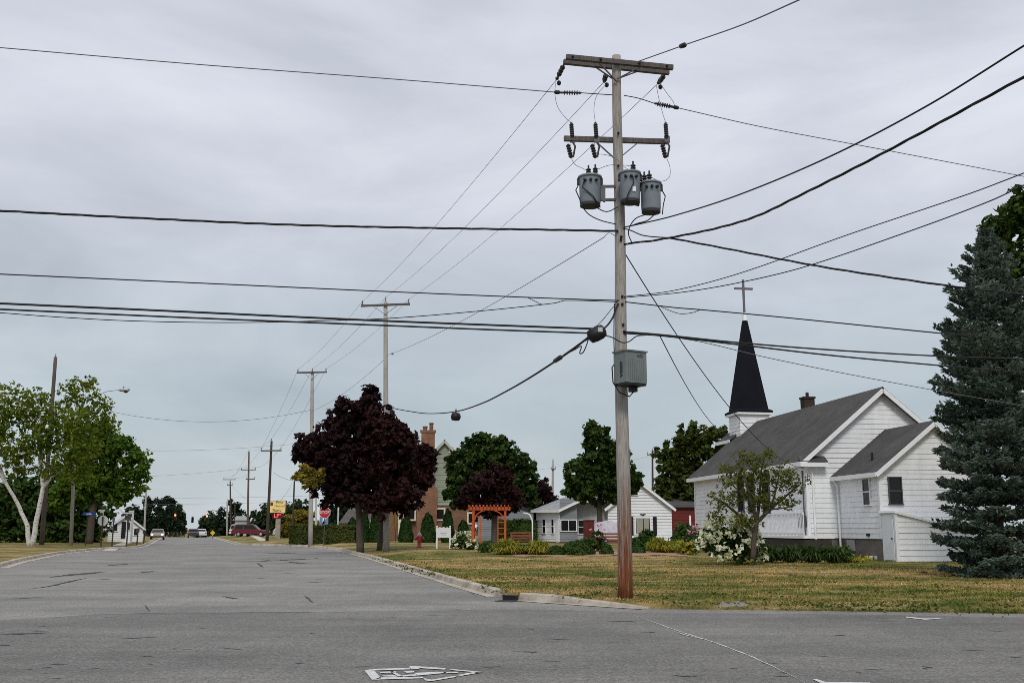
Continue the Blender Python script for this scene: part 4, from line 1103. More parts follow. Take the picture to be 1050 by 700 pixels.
mb = MB(); rakes(mb, ax, ax + wA, dn - .33, ezA, zrA, .3, .18); mb.beam((ax - .33, dn - .35, ezA - s2 * .3), (ax - .33, 0, ezA - s2 * .3), .05, .2); mb.box((ax - .15, dn / 2, ezA - s2 * .3 - .07), (.3, -dn, .03)); mb.build('annex_fascia', M_WHITE, an)
q = loc_of(ch, 889.5, 504, (ax, 0, 0), (1, 0, 0)); window(an, (ax - .01, q.y, q.z), (-1, 0, 0), .62, 1.15, fm=M_WHITE, frame=.06)
q = loc_of(ch, 917.5, 503, (0, dn, 0), (0, 1, 0)); window(an, (q.x, dn - .01, q.z), (0, -1, 0), .56, 1.15, fm=M_STEEL, frame=.05)
mb = MB(); mb.tube([(ax - .3, -.25, ezA - .2), (ax - .28, -.28, ezA - .35), (ax - .1, -.28, ezA - .6), (ax - .1, -.28, .4), (ax - .3, -.4, .25)], .05, 8); mb.build('downspout', M_WHITE, an)
q = loc_of(ch, 873, 565, (ax, 0, 0), (1, 0, 0)); mb = MB(); mb.box((ax - .0, q.y, .62), (.06, .75, .5)); mb.build('foundation_vent', M_GALV, an)
q = loc_of(ch, 891, 548, (ax, 0, 0), (1, 0, 0)); mb = MB(); mb.box((ax - .05, q.y, 1.13), (.1, .2, .13)); mb.build('wall_outlet', M_BLACK, an)
# cellar entry: lean-to with door on its left side, roof falling to the right
d2 = loc_of(ch, 919, 545, (ax, 0, 0), (1, 0, 0)).y
zc = loc_of(ch, 919, 526, (ax, d2, 0), (0, 1, 0)).z; zc2 = loc_of(ch, 960, 537, (0, d2, 0), (0, 1, 0)).z
xe_ = ax + 3.6; sl3 = (zc2 - zc) / (loc_of(ch, 960, 537, (0, d2, 0), (0, 1, 0)).x - ax)
zc3 = zc + sl3 * 3.6
mb = MB()
zz = .02; P = lambda x, z, o_: Vector((x, d2 - o_, z))
while zz < zc:
    z2 = min(zz + .24, zc)
    xa = xe_ if z2 < zc3 else ax + (zc - z2) / (-sl3); xb = xe_ if zz < zc3 else ax + (zc - zz) / (-sl3)
    mb.add([P(ax, zz, .03), P(xb, zz, .03), P(xa, z2, .002), P(ax, z2, .002), P(ax, zz, 0), P(xb, zz, 0)], [(0, 1, 2, 3), (4, 5, 1, 0)]); zz = z2
siding(mb, (ax, dn), (ax, d2), .02, zc, None, .24)
mb.box((ax, d2, zc / 2), (.12, .12, zc))
ce = mb.build('cellar_entry', M_SIDING, ch)
mb = MB(); mb.slab([(ax - .12, dn, zc + .12), (ax - .12, d2 - .12, zc + .12), (xe_, d2 - .12, zc3 + .12), (xe_, dn, zc3 + .12)], .1); mb.build('cellar_roof', M_WHITE, ce)
mb = MB(); yc = (dn + d2) / 2; mb.box((ax - .05, yc, zc / 2 - .02), (.06, (dn - d2) * .8, zc - .18)); dr = mb.build('door', M_SIDING2, ce)
mb = MB(); mb.lathe([(.02, 0), (.035, .03), (.035, .06), (.01, .08)], (ax - .08, d2 + .22, .98), 10, (-1, 0, 0)); mb.build('handle', M_BLACK, dr)
# things by the annex wall
for k, (px, py) in enumerate(((890, 572), (893.5, 572.4), (899, 572.6))):
    p = gp(px, py + 1.5, .13)
    mb = MB(); mb.lathe([(.05, 0), (.085, .02), (.10, .14), (.105, .16), (.09, .17)], (0, 0, 0), 12); o = mb.build('flower_pot', M_WHITE, None, True); o.location = (p.x, p.y, gz(p.x, p.y))
    tag(o, ('leftmost white pot beside the annex foundation', 'middle white pot beside the annex foundation', 'white pot closest to the cellar door')[k], 'pot', 'white pots by the annex foundation')
clump('orange_flower_plant', 'low orange-yellow flowers along the annex foundation', 878, 44.2, 1.5, .3, LM_LILY, 500, .08, py=572)
p = gp(729.5, 571, .13)
mb = MB(); mb.box((0, 0, .45), (.1, .1, .9)); mb.box((0, -.0, .93), (.14, .14, .06)); mb.lathe([(.07, .96), (.07, .99), (.0, 1.05)], n=8)
o = mb.build('garden_post', M_WHITE, None); o.location = (p.x, p.y, gz(p.x, p.y)); tag(o, 'short white wooden post in front of the hydrangea', 'post')

# ---- white house in the middle
hb = place(621, 88); hb.z = gz(hb.x, 88) - .05
wh = thing('white_house', 'low white house with black shutters and a grey enclosed porch', 'house', hb, math.radians(4))
# local x to the right along the gable front
aw = loc_of(wh, 691, 521, (0, -.3, 0), (0, 1, 0)); apx = loc_of(wh, 656, 494, (0, -.3, 0), (0, 1, 0))
x1 = loc_of(wh, 689, 540, (0, 0, 0), (0, 1, 0)).x; x0 = 2 * apx.x - x1
zeh = aw.z + .1; zrh = apx.z
mb = MB(); siding(mb, (x0, 0), (x1, 0), .2, zeh, zrh, .26, .045); siding(mb, (x1, 0), (x1, 9), .2, zeh, None, .2); siding(mb, (x0, 9), (x0, 0), .2, zeh, None, .2); mb.build('wall', M_SIDING2, wh)
mb = MB(); gable_roof(mb, x0, x1, 0, 9, zeh, zrh, .3, .3, .12); mb.build('roof', M_ROOFL, wh)
mb = MB(); rakes(mb, x0, x1, -.33, zeh, zrh, .3, .2); mb.build('fascia', M_WHITE, wh)
mb = MB(); mb.box(((x0 + x1) / 2, 4.5, .1), (x1 - x0 - .05, 8.9, .35)); mb.build('foundation', M_FOUND, wh)
q = loc_of(wh, 659, 539, (0, 0, 0), (0, 1, 0)); wf = window(wh, (q.x, -.02, q.z), (0, -1, 0), 1.2, 1.3, None, .11, False)
for dx_, ww in ((-.27, .56), (.3, .44)):
    mb = MB(); mb.box((q.x + dx_, -.065, q.z), (ww, .01, 1.26)); mb.build('curtain', M_CURT, wf)
for px in (647.5, 671.5):
    s = loc_of(wh, px, 539, (0, 0, 0), (0, 1, 0)); mb = MB(); mb.box((s.x, -.05, s.z), (.32, .05, 1.55)); 
    for k in range(8): mb.box((s.x, -.08, s.z - .65 + k * .185), (.24, .02, .1))
    mb.build('shutter', M_BLACK, wh)
s = loc_of(wh, 659, 527.5, (0, 0, 0), (0, 1, 0)); mb = MB(); mb.add([(s.x - .28, -.06, s.z + .06), (s.x - .1, -.06, s.z - .02), (s.x, -.06, s.z - .1), (s.x + .1, -.06, s.z - .02), (s.x + .28, -.06, s.z + .06), (s.x + .08, -.06, s.z + .08), (s.x, -.06, s.z + .04), (s.x - .08, -.06, s.z + .08)], [tuple(range(8))]); 
mb2 = MB(); mb2.slab([tuple(v) for v in mb.v], .03); mb2.build('bird_plaque', M_BLACK, wh)
s = loc_of(wh, 651, 505, (0, 0, 0), (0, 1, 0)); window(wh, (s.x, -.02, s.z), (0, -1, 0), .45, .4, frame=.05, rail=False, name='gable_vent')
# left wing: hip-roofed porch corner
LP = lambda px, py, y: loc_of(wh, px, py, (0, y, 0), (0, 1, 0))
xa, xb, xc, xd = LP(552, 540, 1.5).x, LP(574, 540, -.5).x, LP(592, 540, -.5).x, LP(612, 540, .6).x
zw = LP(574, 522, -.5).z
mb = MB()
siding(mb, (xa, 3.2), (xb, -.5), .15, zw, None, .2, .025); mb.build('porch_side_wall', M_SIDING2, wh)
mb = MB(); mb.box(((xb + xc) / 2, -.44, .55), (xc - xb, .12, 1.15)); mb.box(((xb + xc) / 2, -.44, (zw + 2.2) / 2 + .35), (xc - xb, .12, zw - 1.5)); 
mb = MB(); siding(mb, (xb, -.5), (xc, -.5), .15, zw + .9, None, .2, .02); mb.build('porch_front_wall', M_GREYSIDE, wh)
mb = MB(); siding(mb, (xc, .6), (x0 + 1.5, .6), .15, zw + .9, None, .2, .025); mb.build('wing_wall', M_LTGREY, wh)
c = LP(583, 538.5, -.5); window(wh, (c.x, -.52, c.z), (0, -1, 0), 1.25, .85, None, .07, False, mull=1)
c = LP(596, 540, .6); window(wh, (c.x, .58, c.z), (0, -1, 0), .5, 1.1, None, .06, True)
dv = Vector((xb - xa, -3.7, 0)).normalized(); nv = Vector((dv.y, -dv.x, 0))
for f_, ww in ((.35, .5), (.72, .4)):
    p = Vector((xa, 3.2, 0)).lerp(Vector((xb, -.5, 0)), f_); window(wh, (p.x, p.y, c.z + .05), nv, ww, 1.15, None, .06, True)
c = LP(572, 540, -.5); mb = MB(); p = Vector((xa, 3.2, 0)).lerp(Vector((xb, -.5, 0)), .92) + nv * .05; mb.box((p.x, p.y, 1.15), (.06, .5, 2.1), R=Matrix.Rotation(math.atan2(dv.y, dv.x) - PI / 2, 3, 'Z')); mb.build('door', M_SIDING2, wh)
# roof of the wing
zh = LP(588, 507, 4).z; xh = LP(586, 510, 3.5).x
A = Vector((xa - .5, 3.0, zw - .02)); B = Vector((xb - .15, -1.0, zw - .05)); Cc = Vector((xc + .1, -.9, zw + .75)); Dd = Vector((x0 + 1.9, .2, zw + .95)); Ht_ = Vector((xh, 4.2, zh)); H2 = Vector((x0 + 2.4, 4.2, zh + .1)); Bk = Vector((xa - .3, 7, zw))
mb = MB()
for tri in ((A, B, Ht_), (B, Cc, Ht_), (Cc, Dd, H2), (Cc, H2, Ht_), (Bk, A, Ht_)): mb.slab(tri, .1)
mb.build('porch_roof', M_ROOFL, wh)
mb = MB(); mb.beam(A - Vector((0, 0, .1)), B - Vector((0, 0, .1)), .05, .2); mb.beam(B - Vector((0, 0, .1)), Cc - Vector((0, 0, .1)), .05, .2); mb.beam(Cc - Vector((0, 0, .1)), Dd - Vector((0, 0, .1)), .05, .2); mb.build('porch_fascia', M_WHITE, wh)

# red shed right of the house, grey garage left of it
t = thing('red_shed', 'dark red wooden shed showing between the white house and the church', 'shed', place(712, 92), math.radians(6))
wS, hS = 5.6, loc_of(t, 705, 519, (0, 0, 0), (0, 1, 0)).z
mb = MB(); siding(mb, (-wS / 2, 0), (wS / 2, 0), 0, hS, None, .3, .02); siding(mb, (wS / 2, 0), (wS / 2, 5), 0, hS, None, .3, .02); siding(mb, (-wS / 2, 5), (-wS / 2, 0), 0, hS, None, .3, .02); mb.build('wall', M_BARN, t)
mb = MB(); mb.slab([(-wS / 2 - .3, -.3, hS), (wS / 2 + .3, -.3, hS), (wS / 2 + .3, 5.3, hS + 1.2), (-wS / 2 - .3, 5.3, hS + 1.2)], .12); mb.build('roof', M_ROOF, t)
c = loc_of(t, 707.5, 535, (0, 0, 0), (0, 1, 0)); mb = MB(); mb.box((c.x, -.05, 1.3), (.16, .06, 2.4)); mb.build('white_trim', M_WHITE, t)
t = thing('grey_garage', 'grey sided garage behind the orange arbor', 'garage', place(532, 104), 0)
L = lambda px, py: loc_of(t, px, py, (0, 0, 0), (0, 1, 0))
hg = L(535, 524).z; xg0, xg1 = L(490, 540).x, L(547, 540).x
mb = MB(); siding(mb, (xg0, 0), (xg1, 0), 0, hg, hg + .9, .22, .025); siding(mb, (xg1, 0), (xg1, 6), 0, hg, None, .22); siding(mb, (xg0, 6), (xg0, 0), 0, hg, None, .22); mb.build('wall', M_GREYSIDE, t)
mb = MB(); gable_roof(mb, xg0, xg1, 0, 6, hg, hg + .9, .3, .3); mb.build('roof', M_ROOF, t)
c = L(527, 540); mb = MB(); mb.box((c.x, -.06, .95), (2.3, .08, 1.9)); 
for k in range(4): mb.box((c.x, -.11, .28 + k * .46), (2.2, .03, .4))
mb.build('garage_door', M_WHITE, t)
# curved white pipe arch by the garage
a = place(546, 70)
mb = MB(); p0 = Vector((0, 0, 0)); tpz = (at(545, 535, 70) - a).z
dxa = (at(537, 526, 70) - a)
mb.tube([(0, 0, 0), (0, 0, tpz * .5), (0, 0, tpz), (-.04, 0, tpz + .2), (-.2, 0, dxa.z - .08), (-.4, 0, dxa.z), (-.62, 0, dxa.z + .02)], .05, 10)
t = thing('bent_pipe', 'tall white pipe bent over at its top beside the red bench', 'pipe', a)
mb.build('pipe', M_WHITE, t, True); mb = MB(); mb.lathe([(.14, 0), (.14, .04), (.07, .08)], n=12); mb.build('base_flange', M_GALV, t)

# ---- brick house with chimney
bb = place(446, 106); bh = thing('brick_house', 'brick house with sage green gable and tall brick chimney', 'house', bb, math.radians(3))
L = lambda px, py, y=0: loc_of(bh, px, py, (0, y, 0), (0, 1, 0))
g = L(456, 452); zsp = L(456, 517).z
xl_, xr_ = L(428, 500).x - .2, L(484, 500).x
hw = xr_ - g.x; zeB = L(480, 476).z; 
sl4 = 1.05; zeB = g.z - hw * sl4
mb = MB(); mb.box((g.x, 4, zsp / 2), (2 * hw, 8, zsp)); mb.build('brick_wall', M_BRICKD, bh)
mb = MB(); siding(mb, (g.x - hw, 0), (g.x + hw, 0), zsp, zeB, g.z, .25, .03); siding(mb, (g.x + hw, 0), (g.x + hw, 8), zsp, zeB, None, .25); siding(mb, (g.x - hw, 8), (g.x - hw, 0), zsp, zeB, None, .25); mb.build('gable_wall', M_GSIDE, bh)
mb = MB(); gable_roof(mb, g.x - hw, g.x + hw, 0, 8, zeB, g.z, .35, .35, .14); mb.build('roof', M_ROOFB, bh)
mb = MB(); rakes(mb, g.x - hw, g.x + hw, -.38, zeB, g.z, .35, .26); mb.build('rake_trim', simple('sage_trim', (.42, .44, .36), .6), bh); mb = MB(); mb.beam((g.x - hw, -.06, zsp), (g.x + hw, -.06, zsp), .06, .12); mb.build('band', MATS['sage_trim'], bh)
# lower wing to the left with sage wall
xw = L(398, 520).x
mb = MB(); mb.box(((xw + g.x - hw) / 2, 3.2, zsp / 2), (g.x - hw - xw, 5.6, zsp)); mb.build('wing_brick_wall', M_BRICKD, bh)
mb = MB(); siding(mb, (xw, .4), (g.x - hw, .4), zsp + .02, zsp + 2.0, None, .25); mb.build('wing_upper_wall', M_GSIDE, bh)
mb = MB(); mb.slab([(xw - .4, 0, zsp + 1.9), (g.x - hw, 0, zsp + 1.9), (g.x - hw, 3.2, zsp + 3.8), (xw - .4, 3.2, zsp + 3.8)], .14); mb.slab([(g.x - hw, 6.4, zsp + 1.9), (xw - .4, 6.4, zsp + 1.9), (xw - .4, 3.2, zsp + 3.8), (g.x - hw, 3.2, zsp + 3.8)], .14); mb.build('wing_roof', M_ROOFB, bh)
c0_, c1_ = L(431, 480, -.4).x, L(446, 480, -.4).x; ztc = L(440, 441, -.4).z; zmid = L(440, 500).z
mb = MB(); cx = (c0_ + c1_) / 2; cw = c1_ - c0_
mb.box((cx, -.35, zmid / 2), (cw * 1.35, .8, zmid)); mb.box((cx, -.35, (zmid + ztc) / 2), (cw * .92, .7, ztc - zmid)); mb.box((cx, -.35, ztc - .12), (cw * 1.08, .86, .24))
chm = mb.build('chimney', M_BRICK, bh)
for dx_, hh, rr in ((.32, .75, .2), (-.32, .4, .22)): mb = MB(); mb.lathe([(rr, 0), (rr, hh - .1), (rr * 1.25, hh - .1), (rr * 1.25, hh), (rr * .5, hh + .03)], (cx + dx_, -.35, ztc), 10); mb.build('flue', M_BRICKD, chm)
for px, py, ww, hh in ((420, 527, 1.0, 1.0), (451.5, 527, .7, 1.0), (488, 531, 1.5, .9), (463, 461, .35, .45)):
    c = L(px, py); window(bh, (c.x, -.03, c.z), (0, -1, 0), ww, hh, None, .16 if py > 500 else .1, False, simple('cream_trim', (.66, .62, .5), .6))
c = L(410, 530); mb = MB(); mb.box((c.x, -.05, 1.4), (.3, .2, 2.8)); mb.build('porch_post', simple('cream_trim', (.66, .62, .5)), bh)
# cottage behind the hedge
t = thing('brown_roof_cottage', 'small cottage with a brown roof and grey gable behind the purple maple trunk', 'house', place(362, 122), math.radians(8))
L = lambda px, py: loc_of(t, px, py, (0, 0, 0), (0, 1, 0))
x0c, x1c = L(347, 540).x, L(396, 540).x; zc_ = L(360, 536).z; zt2 = L(356, 520).z
mb = MB(); mb.box(((x0c + x1c) / 2, 2.5, zc_ / 2), (x1c - x0c - .6, 5, zc_)); mb.build('wall', M_LTGREY, t)
mb = MB(); mb.slab([(x0c, -.4, zc_), (x1c, -.4, zc_), (x1c, 2.5, zt2), (x0c + 1.2, 2.5, zt2)], .14); mb.slab([(x1c, 5.4, zc_), (x0c, 5.4, zc_), (x0c + 1.2, 2.5, zt2), (x1c, 2.5, zt2)], .14); mb.build('roof', M_ROOFB, t)
mb = MB(); mb.slab([(x0c + .05, 5.3, zc_ - .1), (x0c + .05, -.3, zc_ - .1), (x0c + 1.15, 2.5, zt2 - .1)], .1); mb.build('gable_wall', M_LTGREY, t)
for px in (372, 384): c = L(px, 541); window(t, (c.x, -.02, 1.6), (0, -1, 0), .8, 1.0, None, .1)
# small grey house far right of the street
t = thing('grey_house', 'small grey house with a pale roof beyond the red parked car', 'house', place(246, 178), math.radians(15))
hz = (at(246, 533, 178) - t.location).z; ww = (at(253, 540, 178) - at(240, 540, 178)).x
mb = MB(); siding(mb, (-ww / 2, 0), (ww / 2, 0), 0, hz, None, .3, .02); siding(mb, (ww / 2, 0), (ww / 2, 4), 0, hz, None, .3); siding(mb, (-ww / 2, 4), (-ww / 2, 0), 0, hz, None, .3); mb.build('wall', M_LTGREY, t)
mb = MB(); mb.slab([(-ww / 2 - .3, -.3, hz), (ww / 2 + .3, -.3, hz), (ww / 2 - .3, 2, hz + .7), (-ww / 2 + .3, 2, hz + .7)], .1); mb.slab([(ww / 2 + .3, 4.3, hz), (-ww / 2 - .3, 4.3, hz), (-ww / 2 + .3, 2, hz + .7), (ww / 2 - .3, 2, hz + .7)], .1); mb.build('roof', M_ROOFL, t)
window(t, (-.3, -.02, hz * .55), (0, -1, 0), .7, 1.0, None, .08)
# small white gabled building on the left, its gable end toward us
t = thing('white_shop', 'small white gabled building behind the left corner posts', 'building', place(131, 108), math.radians(20))
L = lambda px, py: loc_of(t, px, py, (0, 0, 0), (0, 1, 0))
g = L(130, 527.5); e = L(147, 541); hw_ = e.x - g.x
mb = MB(); siding(mb, (g.x - hw_, 0), (g.x + hw_, 0), 0, e.z, g.z, .2, .02); siding(mb, (g.x + hw_, 0), (g.x + hw_, 7), 0, e.z, None, .2, .02); siding(mb, (g.x - hw_, 7), (g.x - hw_, 0), 0, e.z, None, .2, .02); siding(mb, (g.x + hw_, 7), (g.x - hw_, 7), 0, e.z, g.z, .2, .02); mb.build('wall', M_SIDING, t)
mb = MB(); gable_roof(mb, g.x - hw_, g.x + hw_, 0, 7, e.z, g.z, .25, .25, .1); mb.build('roof', M_ROOFL, t)
mb = MB(); rakes(mb, g.x - hw_, g.x + hw_, -.27, e.z, g.z, .25, .14); mb.build('fascia', M_WHITE, t)
for px, py, ww, hh in ((118.5, 540, .35, .8), (131.6, 539, .3, .75), (139.6, 545, .4, .7)):
    c = L(px, py); window(t, (c.x, -.02, c.z), (0, -1, 0), ww, hh, None, .05, False)
c = L(126.8, 541); mb = MB(); mb.box((c.x, -.05, c.z - .2), (.42, .06, c.z * 1.2)); mb.build('door', M_BLACK, t)

#==STREET==
# ---- stop sign facing the camera
def octo(mb, R, y0, y1, c):
    k = len(mb.v)
    for y in (y0, y1):
        for j in range(8):
            a = PI / 8 + j * PI / 4; mb.v.append(Vector((c[0] + R * math.cos(a), y, c[1] + R * math.sin(a))))
    mb.f.append(tuple(k + j for j in range(8))); mb.f.append(tuple(k + 8 + j for j in reversed(range(8))))
    for j in range(8): mb.f.append((k + j, k + 8 + j, k + 8 + (j + 1) % 8, k + (j + 1) % 8))
b_ = place(332, 84); t = thing('stop_sign', 'red octagonal stop sign facing the viewer at the right corner', 'stop sign', b_, 0)
zc = (at(332, 525, 84) - b_).z
mb = MB(); mb.box((0, .03, (zc + .3) / 2), (.06, .05, zc + .3)); mb.build('post', M_STEEL, t)
mb = MB(); octo(mb, .45, -.012, 0, (0, zc)); fcs = mb.build('face', M_STOP, t)
mb = MB(); octo(mb, .49, .001, .008, (0, zc)); mb.build('border', M_WHITE, fcs)
text_part('lettering', 'STOP', .34, M_WHITE, fcs, Matrix.Translation((0, -.015, zc)) @ FACE, sx=.95)
b_ = place(104, 80); t = thing('stop_sign', 'grey back of a stop sign on the left corner', 'stop sign', b_, 0)
zc = (at(104, 533.6, 80) - b_).z
mb = MB(); mb.box((0, -.04, (zc + .3) / 2), (.09, .06, zc + .3)); mb.build('post', M_POLE3, t)
mb = MB(); octo(mb, .42, 0, .012, (0, zc)); mb.build('face', M_SIGNBACK, t)
mb = MB(); mb.box((-.15, -.02, zc + .78), (.5, .02, .14)); mb.box((-.15, -.02, zc + .66), (.02, .5, .13)); mb.box((0, -.02, zc + .5), (.04, .04, .5)); mb.build('street_blade', M_SIGNBACK, t)
# blue street-name sign
b_ = place(88, 82); t = thing('street_name_sign', 'blue street name sign on a thin dark post under the maple', 'street sign', b_)
zc = (at(90, 526.5, 82) - b_).z
mb = MB(); mb.tube([(0, 0, -.1), (0, 0, zc + .2)], .04, 8); mb.build('post', M_POLE3, t)
mb = MB(); mb.box((.12, -.05, zc), (.98, .03, .25)); bl = mb.build('blade', M_BLUE, t)
mb = MB(); mb.box((.12, -.068, zc - .02), (.42, .006, .09)); mb.box((.16, -.068, zc + .05), (.12, .006, .06)); mb.build('white_mark', M_WHITE, bl)
# dark fence-like posts on the far left corner
for k, (px, D, py) in enumerate(((115, 80, 530), (130, 82, 531), (140.5, 88, 541), (147.5, 98, 543))):
    b_ = place(px, D); t = thing('sign_post', ('dark sign post beside the pavement left of the white shop', 'dark thin post in the middle of the corner grass', 'short dark post near the far left kerb', 'farthest short dark post by the far left kerb')[k], 'post', b_, 0, 'dark posts on the left corner')
    hh = (at(px, py, D) - b_).z
    mb = MB(); mb.tube([(0, 0, -.1), (.02, 0, hh)], [.06, .05], 8); mb.build('post', M_POLE3, t)
    mb = MB(); mb.box((.02, -.06, hh - .2), (.18 if k < 2 else .3, .02, .35)); mb.build('plate', M_STEEL, t)
# white gantry frame in front of the shop
b_ = place(134.5, 100); t = thing('gooseneck_sign', 'white gooseneck sign frame in front of the white shop', 'sign frame', b_)
zz = (at(134, 524.5, 100) - b_).z; dx_ = (at(124, 526, 100) - at(134, 526, 100)).x
mb = MB(); mb.box((0, 0, zz / 2), (.16, .16, zz)); mb.box((dx_ / 2, 0, zz - .12), (-dx_ + .16, .14, .14)); mb.beam((dx_, 0, zz - .12), (dx_ - .35, 0, zz + .25), .12, .12); mb.box((-.15, 0, zz + .05), (.45, .2, .16)); mb.build('frame', M_WHITE, t)
mb = MB(); mb.box((dx_ / 2, 0, zz - .55), (-dx_ * .6, .04, .5)); mb.build('hanging_plate', M_STEEL, t)
# ---- bank sign
b_ = place(285, 124); t = thing('bank_sign', 'yellow bank sign with a red message board on a stone column', 'sign', b_)
L = lambda px, py: at(px, py, 124) - b_
p0, p1 = L(277.2, 513.4), L(292.8, 525.4); cx, cz = (p0.x + p1.x) / 2, (p0.z + p1.z) / 2; sw, sh = p1.x - p0.x, p0.z - p1.z
mb = MB(); mb.box((cx, 0, cz), (sw + .12, .35, sh + .12)); mb.build('cabinet', M_BLACK, t)
mb = MB(); mb.box((cx, -.19, cz), (sw, .03, sh)); fcs = mb.build('yellow_face', emit('lit_yellow_face', (.74, .56, .22), .12), t)
M_BROWN = simple('sign_brown', (.08, .04, .015), .6, bmp=0)
for s_, sz, dz, dx_ in (('First', .46, .52, .22), ('National', .36, .1, .25), ('Bank', .56, -.44, -.05)): text_part('lettering', s_, sz, M_BROWN, fcs, Matrix.Translation((cx + dx_, -.21, cz + dz)) @ FACE)
mb = MB(); mb.box((cx - sw * .38, -.21, cz + sh * .24), (.3, .015, .36)); mb.build('emblem', M_BROWN, fcs)
r0, r1 = L(280, 526.2), L(290, 531)
mb = MB(); mb.box(((r0.x + r1.x) / 2, -.02, (r0.z + r1.z) / 2), (r1.x - r0.x, .3, r0.z - r1.z)); bd = mb.build('message_board', simple('dark_red_board', (.12, .006, .01), .5, bmp=0), t)
text_part('lettering', 'LP°', .62, emit('lit_red', (1, .08, .08), 1.6), bd, Matrix.Translation(((r0.x + r1.x) / 2, -.18, (r0.z + r1.z) / 2)) @ FACE)
mb = MB(); mb.box(((r0.x + r1.x) / 2 + .05, .05, r1.z / 2), (.55, .3, r1.z)); mb.build('column', simple('stone_column', (.3, .27, .22), .9, .2, 0, .35, 4), t)

# ---- hydrant, white sign, arbor, benches, panel
b_ = place(430, 68); t = thing('fire_hydrant', 'red fire hydrant with a pale cap on the dry lawn', 'fire hydrant', b_)
mb = MB(); mb.lathe([(.2, 0), (.2, .05), (.13, .07), (.13, .62), (.19, .64), (.19, .7), (.14, .72)], n=16); mb.build('barrel', M_HYD, t, True)
mb = MB(); mb.lathe([(.15, .72), (.15, .8), (.1, .92), (.04, .97), (.04, 1.05)], n=16); mb.build('cap', M_HYDT, t, True)
for sx in (-1, 1): mb = MB(); mb.lathe([(.08, 0), (.08, .12), (.1, .12), (.1, .2), (.03, .22)], (sx * .1, 0, .56), 12, (sx, 0, 0)); mb.build('outlet', M_HYD, t)
mb = MB(); mb.lathe([(.1, 0), (.1, .1), (.12, .1), (.12, .18), (.03, .2)], (0, -.1, .5), 12, (0, -1, 0)); mb.build('pumper_outlet', M_HYD, t)
b_ = place(439, 68.3)
mb = MB(); mb.tube([(0, 0, 0), (0, 0, 1.5)], .012, 6); mb.box((.03, 0, 1.42), (.08, .01, .12)); 
b_ = place(454.5, 64.5); t = thing('white_signboard', 'white wooden signboard with a scalloped top on two posts', 'sign', b_)
L = lambda px, py: at(px, py, 64.5) - b_
xa, xb = L(448, 550).x, L(461.4, 550).x; zt = L(454, 540).z; zb2 = L(454, 551).z
for x in (xa, xb): mb = MB(); mb.box((x, 0, zt / 2 - .02), (.1, .1, zt + .02)); mb.lathe([(.05, 0), (.05, .04), (.01, .09)], (x, 0, zt), 8); mb.build('post', M_WHITE, t)
mb = MB(); pts = [(xa + .05, -.03, zb2), (xb - .05, -.03, zb2)]
for i in range(21):
    u = i / 20; pts.append((xb - .05 + (xa - xb + .1) * u, -.03, zt - .07 + .05 * abs(math.sin(u * PI * 3)) + .02 * math.sin(u * PI)))
mb.slab(pts, .05); bd = mb.build('board', M_WHITE, t)
mb = MB(); mb.box(((xa + xb) / 2, -.037, (zt + zb2) / 2 - .05), (.38, .008, .02)); mb.box(((xa + xb) / 2, -.037, (zt + zb2) / 2 - .14), (.28, .008, .02)); mb.build('faint_lines', M_LTGREY, bd)

D = 61.5; b_ = place(501.5, D); t = thing('garden_arbor', 'orange stained timber arbor with an arched opening', 'arbor', b_)
L = lambda px, py: at(px, py, D) - b_
xa, xb = L(485.5, 545).x, L(518, 545).x; zt = L(501, 521.5).z; dp = .55
for x in (xa, xb):
    for y in (-dp, dp):
        mb = MB(); mb.box((x, y, zt / 2), (.13, .13, zt)); mb.build('post', M_ORANGE, t)
for x in (xa, xb):
    mb = MB()
    for k in range(7): mb.box((x, 0, .3 + k * .3), (.04, 2 * dp, .05))
    for k in range(3): mb.box((x + .021, -.3 + k * .3, zt / 2), (.03, .04, zt - .2))
    mb.build('lattice', M_ORANGE, t)
    sgn = 1 if x == xa else -1
    mb = MB()
    for k in range(6): mb.box((x + sgn * .26, -dp, .25 + k * .33), (.4, .03, .05))
    mb.box((x + sgn * .42, -dp, zt / 2 - .25), (.06, .05, zt - .5))
    mb.build('side_rail', M_ORANGE, t)
for y in (-dp - .09, dp + .09):
    mb = MB(); mb.box(((xa + xb) / 2, y, zt + .02), (xb - xa + .62, .05, .2)); mb.build('beam', M_ORANGE, t)
xk = xa - .25
while xk < xb + .3:
    mb = MB(); mb.box((xk, 0, zt + .17), (.06, 2 * dp + .6, .12)); mb.build('rafter', M_ORANGE, t); xk += .21
for y in (-dp - .02,):
    mb = MB(); cx = (xa + xb) / 2; hwA = (xb - xa) / 2 - .1; P = []
    for i in range(13):
        a = PI * i / 12; P.append((cx - math.cos(a) * hwA, y, zt - .62 + math.sin(a) * .56))
    for a_, c_ in zip(P[:-1], P[1:]): mb.beam(a_, c_, .06, .14, (0, 1, 0))
    mb.build('arch', M_ORANGE, t)
def bench(px, D, w_, label):
    b_ = place(px, D); t = thing('garden_bench', label, 'bench', b_, math.radians(3), 'redwood benches in the garden')
    for x in (-w_ / 2 + .08, w_ / 2 - .08):
        for y, h in ((-.25, .6), (.22, .95)): mb = MB(); mb.box((x, y, h / 2), (.09, .09, h)); mb.build('leg', M_BENCH, t)
        mb = MB(); mb.box((x, -.03, .64), (.1, .6, .05)); mb.build('armrest', M_BENCH, t)
    mb = MB()
    for k in range(4): mb.box((0, -.24 + k * .13, .45), (w_, .11, .04))
    mb.build('seat', M_BENCH, t)
    mb = MB()
    for k in range(3): mb.box((0, .2 + .02 * k, .6 + k * .16), (w_, .04, .1))
    mb.build('backrest', M_BENCH, t)
bench(629, 57, 1.9, 'redwood bench partly behind the big pole')
bench(534, 63, 1.25, 'redwood bench right of the orange arbor')
